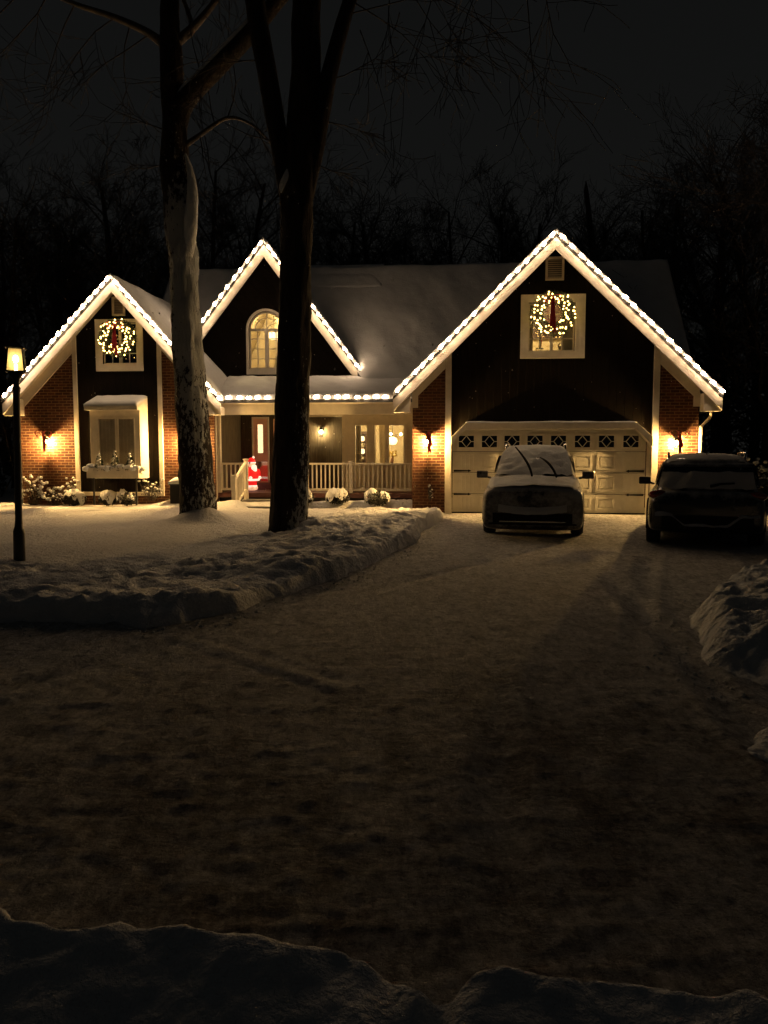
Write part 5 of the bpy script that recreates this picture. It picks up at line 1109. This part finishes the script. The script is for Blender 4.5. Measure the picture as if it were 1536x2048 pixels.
for (px, py, dx_, dz, L) in ((455, 236, .3, .5, 1.3), (430, 250, -.2, .8, 1.1), (505, 250, .5, -.5, .9), (230, 35, -.5, -.5, 2.0), (300, 68, -.6, -.3, 2.2), (150, 8, -.5, -.6, 1.8), (330, 260, -.9, .2, 1.4), (340, 330, -1, .1, 1.2), (400, 270, .2, -.6, .8), (445, -20, .6, .2, 1.5), (405, 165, .1, .9, 1.4), (455, 115, .1, 1, 1.4), (100, -20, -.4, -.8, 2), (260, 50, -.2, -.9, 1.6), (60, -30, -.6, -.6, 2)):
    twigs(m, at(px, py, T1.y) - B1, Vector((dx_, rnd.uniform(-.3, .3), dz)).normalized(), L, .016, 2, rnd, .02)
m.build('crown', 'fine_twig', t1)
B2 = Vector((T2.x, T2.y, .1)); t2 = thing('big_tree', 'thick dark forked tree standing in front of the porch', 'tree', B2)
m = MB(); limb(m, [(577, 1075, 90), (576, 1045, 78), (579, 980, 73), (583, 880, 70), (586, 780, 66), (588, 680, 64), (590, 580, 62), (592, 480, 62), (595, 390, 64), (602, 300, 60), (608, 200, 57), (612, 100, 55), (614, 0, 50), (616, -140, 40)], T2.y, B2, n=44, sub=22, rough=.075); m.build('trunk', 'trunk_dark', t2, True)
for pts in ([(588, 430, 40), (572, 360, 36), (556, 270, 35), (540, 180, 37), (524, 90, 38), (510, 0, 36), (495, -120, 28)], [(607, 400, 38), (624, 320, 36), (640, 240, 34), (655, 160, 32), (678, 75, 28), (700, 0, 25), (730, -100, 18)]):
    m = MB(); limb(m, pts, T2.y, B2, 18, 8, .045); m.build('limb', 'trunk_dark', t2, True)
m = MB(); limb(m, [(562, 385, 3), (565, 370, 11), (572, 352, 11), (574, 338, 3)], T2.y - .36, B2, 10, 6, .08); m.build('fork_snow', 'bank_snow', t2, True)
m = MB(); rnd = random.Random(61)
for (px, py, dx_, dz, L) in ((700, 0, .8, -.3, 2.2), (690, 30, .9, .0, 2.2), (655, 160, .9, .2, 1.2), (640, 240, .8, -.2, .9), (730, -100, .9, -.35, 3.0), (760, -60, .8, -.5, 2.4), (850, -60, .7, -.7, 2.0), (1050, -40, .2, -1, 2.1), (1090, -60, .3, -.9, 1.9), (780, -20, .3, -1, 1.8), (560, 290, -.8, .3, 1.2), (530, 120, -.9, .2, 1.5), (620, 330, .9, -.2, .8), (880, -50, -.3, -.9, 1.7), (720, 60, .4, -.8, 1.4), (960, -60, -.3, -.9, 1.5)):
    twigs(m, at(px, py, T2.y) - B2, Vector((dx_, rnd.uniform(-.3, .3), dz)).normalized(), L, .014, 2, rnd, .05)
m.build('crown', 'fine_twig', t2)

# ------------------------------------------------------------------ woods behind the house
def wood_mesh(seed, h, spread, base=.22):
    rnd = random.Random(seed); tr = MB(); cr = MB(); pts = [Vector((0, 0, -.2))]; d = Vector((rnd.gauss(0, .04), rnd.gauss(0, .04), 1))
    for k in range(9): d = (d + Vector((rnd.gauss(0, .07), rnd.gauss(0, .07), .12))).normalized(); pts.append(pts[-1] + d * h * .86 / 9)
    rr = [h * .015 * (1 - .085 * k) for k in range(10)]; tr.tube(pts, rr, 7)
    for k in range(20):
        u = base + (1 - base) * (k + rnd.random()) / 20; i = min(8, int(u * 9)); p = pts[i].lerp(pts[i + 1], u * 9 - i if i < 8 else rnd.random()); a = rnd.uniform(0, 6.28)
        o = Vector((math.cos(a) * spread, math.sin(a) * spread, rnd.uniform(.45, 1.1))).normalized(); twigs(cr, p, o, h * rnd.uniform(.16, .33) * (1.15 - .55 * u), rr[i] * .42, 4 if u < .8 else 3, rnd, -.02, 4)
    return tr.mesh('trunk', 'forest_bark', True), cr.mesh('crown', 'forest_bark')
KINDS_ = [wood_mesh(101, 14, .75), wood_mesh(102, 14, .95, .12), wood_mesh(103, 14, .55, .3), wood_mesh(104, 14, .85, .05)]
def wood_tree(px, top, Y, kind, label, rot, fat=1.0, group='bare trees in the woods'):
    p = at(px, 893, Y); ztop = at(px, top, Y).z; s = ztop / 13.4
    t = thing('bare_tree', label, 'tree', (p.x, p.y, -.1), rot, group); t.scale = (s * fat, s * fat, s)
    for nm, me in zip(('trunk', 'crown'), KINDS_[kind]): put(nm, me, t)
    return t
for i, a_ in enumerate([
    (28, 350, 31, 1, 'bare tree far left behind the lit lamp post', 0.4, 1.1), (105, 345, 33, 0, 'bare tree behind the left end of the leftmost gable', 1.3, 1.0), (205, 290, 34, 2, 'bare tree rising right above the peak of the leftmost gable', 2.1, 1.3),
    (290, 385, 36, 3, 'shorter bare tree just left of the plastered trunk', 3.0, 1.1), (430, 240, 33, 1, 'tall bare tree between the plastered trunk and the forked trunk', .9, .9), (495, 300, 36, 0, 'bare tree behind the peak of the middle gable', 4.0, 1.1),
    (650, 365, 37, 3, 'bare tree directly right of the forked trunk', 5.1, 1.0), (715, 372, 39, 2, 'bare tree above the step in the main roof', 1.8, 1.3), (800, 395, 36, 0, 'low bare tree above the middle of the main roof', 2.7, 1.2),
    (905, 345, 35, 1, 'many stemmed bare tree above the main roof, left of the garage peak', 3.6, .85), (985, 325, 37, 3, 'tallest bare tree above the main roof, left of the garage peak', .2, .9), (1085, 372, 40, 2, 'faint bare tree right behind the garage peak', 5.6, 1.2),
    (1245, 380, 38, 0, 'bare tree right of the garage peak, behind the snapped trunk', 1.1, 1.0), (1335, 335, 36, 3, 'bare tree above the right end of the main roof', 2.2, 1.0), (1420, 300, 33, 1, 'dark bare tree right of the house, second from the picture edge', 4.4, 1.0),
    (1500, 175, 29, 0, 'tallest dark bare tree at the right edge of the picture', .7, .95), (1545, 120, 24, 3, 'dark bare tree cut off by the right edge of the picture', 3.3, 1.1), (1460, 330, 29, 2, 'low thick dark tree behind the black car', 5.0, 1.6)]):
    wood_tree(*a_)
# snapped trunk standing right of the garage peak
p = at(1205, 560, 35); zt_s = at(1170, 358, 35).z; t = thing('broken_tree', 'leaning broken bare trunk with a jagged top right of the garage peak', 'tree', (p.x + .2, 35, -.1))
xx = at(1172, 400, 35).x - p.x - .2; m = MB(); m.tube([(.4, 0, 0), (.1, 0, zt_s * .5), (xx * .6, 0, zt_s * .75), (xx, 0, zt_s * .97), (xx - .02, 0, zt_s)], [.24, .20, .16, .10, .02], 8); m.build('trunk', 'forest_bark', t, True)
m = MB(); rnd = random.Random(77)
for k in range(9): u = rnd.uniform(.45, .8); twigs(m, Vector((lin(.1, xx * .6, (u - .5) * 3), 0, zt_s * u)), Vector((rnd.uniform(-1, 1), rnd.uniform(-.6, .6), rnd.uniform(.2, 1))).normalized(), 2.2, .05, 3, rnd)
m.build('crown', 'forest_bark', t)
# the far wood, one mass
wv = MB(); me_all = []
bm = bmesh.new(); rnd = random.Random(88)
for k in range(24):
    Y = rnd.uniform(42, 60); px = rnd.uniform(-260, 1800); base = 400 if 320 < px < 1330 else 350; p = at(px, 893, Y); s = at(px, base + rnd.uniform(-15, 70), Y).z / 13.4; M = Matrix.Translation((p.x, Y, -.1)) @ Matrix.Rotation(rnd.uniform(0, 6.28), 4, 'Z') @ Matrix.Diagonal((s * 1.1, s * 1.1, s, 1))
    for me in KINDS_[k % 4]:
        n0 = len(bm.verts); bm.from_mesh(me); bm.verts.ensure_lookup_table(); bmesh.ops.transform(bm, matrix=M, verts=bm.verts[n0:])
fme_ = bpy.data.meshes.new('far_wood'); bm.to_mesh(fme_); bm.free(); fme_.materials.clear(); fme_.materials.append(MATS['forest_bark'])
tag(put('far_wood', fme_), 'mass of distant bare winter trees behind everything', 'woods', kind='stuff')
# undergrowth right of the house, more added at left as a dark backdrop
def thicket(label, x0, x1, Y, h, seed, n=260):
    rnd = random.Random(seed); t = thing('thicket', label, 'bushes', ((x0 + x1) / 2, Y, -.1)); m = MB(); hw = (x1 - x0) / 2
    for k in range(n // 10):
        twigs(m, Vector((rnd.uniform(-hw, hw), rnd.uniform(-1.2, 1.2), 0)), Vector((rnd.gauss(0, .3), rnd.gauss(0, .3), 1)).normalized(), h * rnd.uniform(.4, .75), .03, 3, rnd)
    m.build('branches', 'forest_bark', t); clump(t, (0, 0, h * .36), (hw, 1.2, h * .5), 5200, rnd, 'conifer', 'foliage', .16); return t
thicket('dark overgrown bushes filling the gap right of the garage', 9.3, 17, 25.5, 7.5, 71, 300)
thicket('added dark bushes as a backdrop beyond the far left corner of the house', -22, -11.6, 25.5, 5.0, 72, 300)
# falling snow
m = MB(); rnd = random.Random(99)
for k in range(420):
    Y = rnd.uniform(5, 19.0); px = rnd.uniform(0, 1536); py = rnd.uniform(150, 1000); p = at(px, py, Y); r_ = rnd.uniform(.003, .008)
    if p.z > .5: m.add([p + Vector((r_, 0, 0)), p + Vector((0, r_, 0)), p - Vector((r_, 0, 0)), p - Vector((0, r_, 0)), p + Vector((0, 0, r_ * 1.5)), p - Vector((0, 0, r_ * 1.5))], [(0, 1, 4), (1, 2, 4), (2, 3, 4), (3, 0, 4), (1, 0, 5), (2, 1, 5), (3, 2, 5), (0, 3, 5)])
tag(m.build('falling_snow', 'snow'), 'fine snowflakes drifting in the air before the house', 'snowfall', kind='stuff')
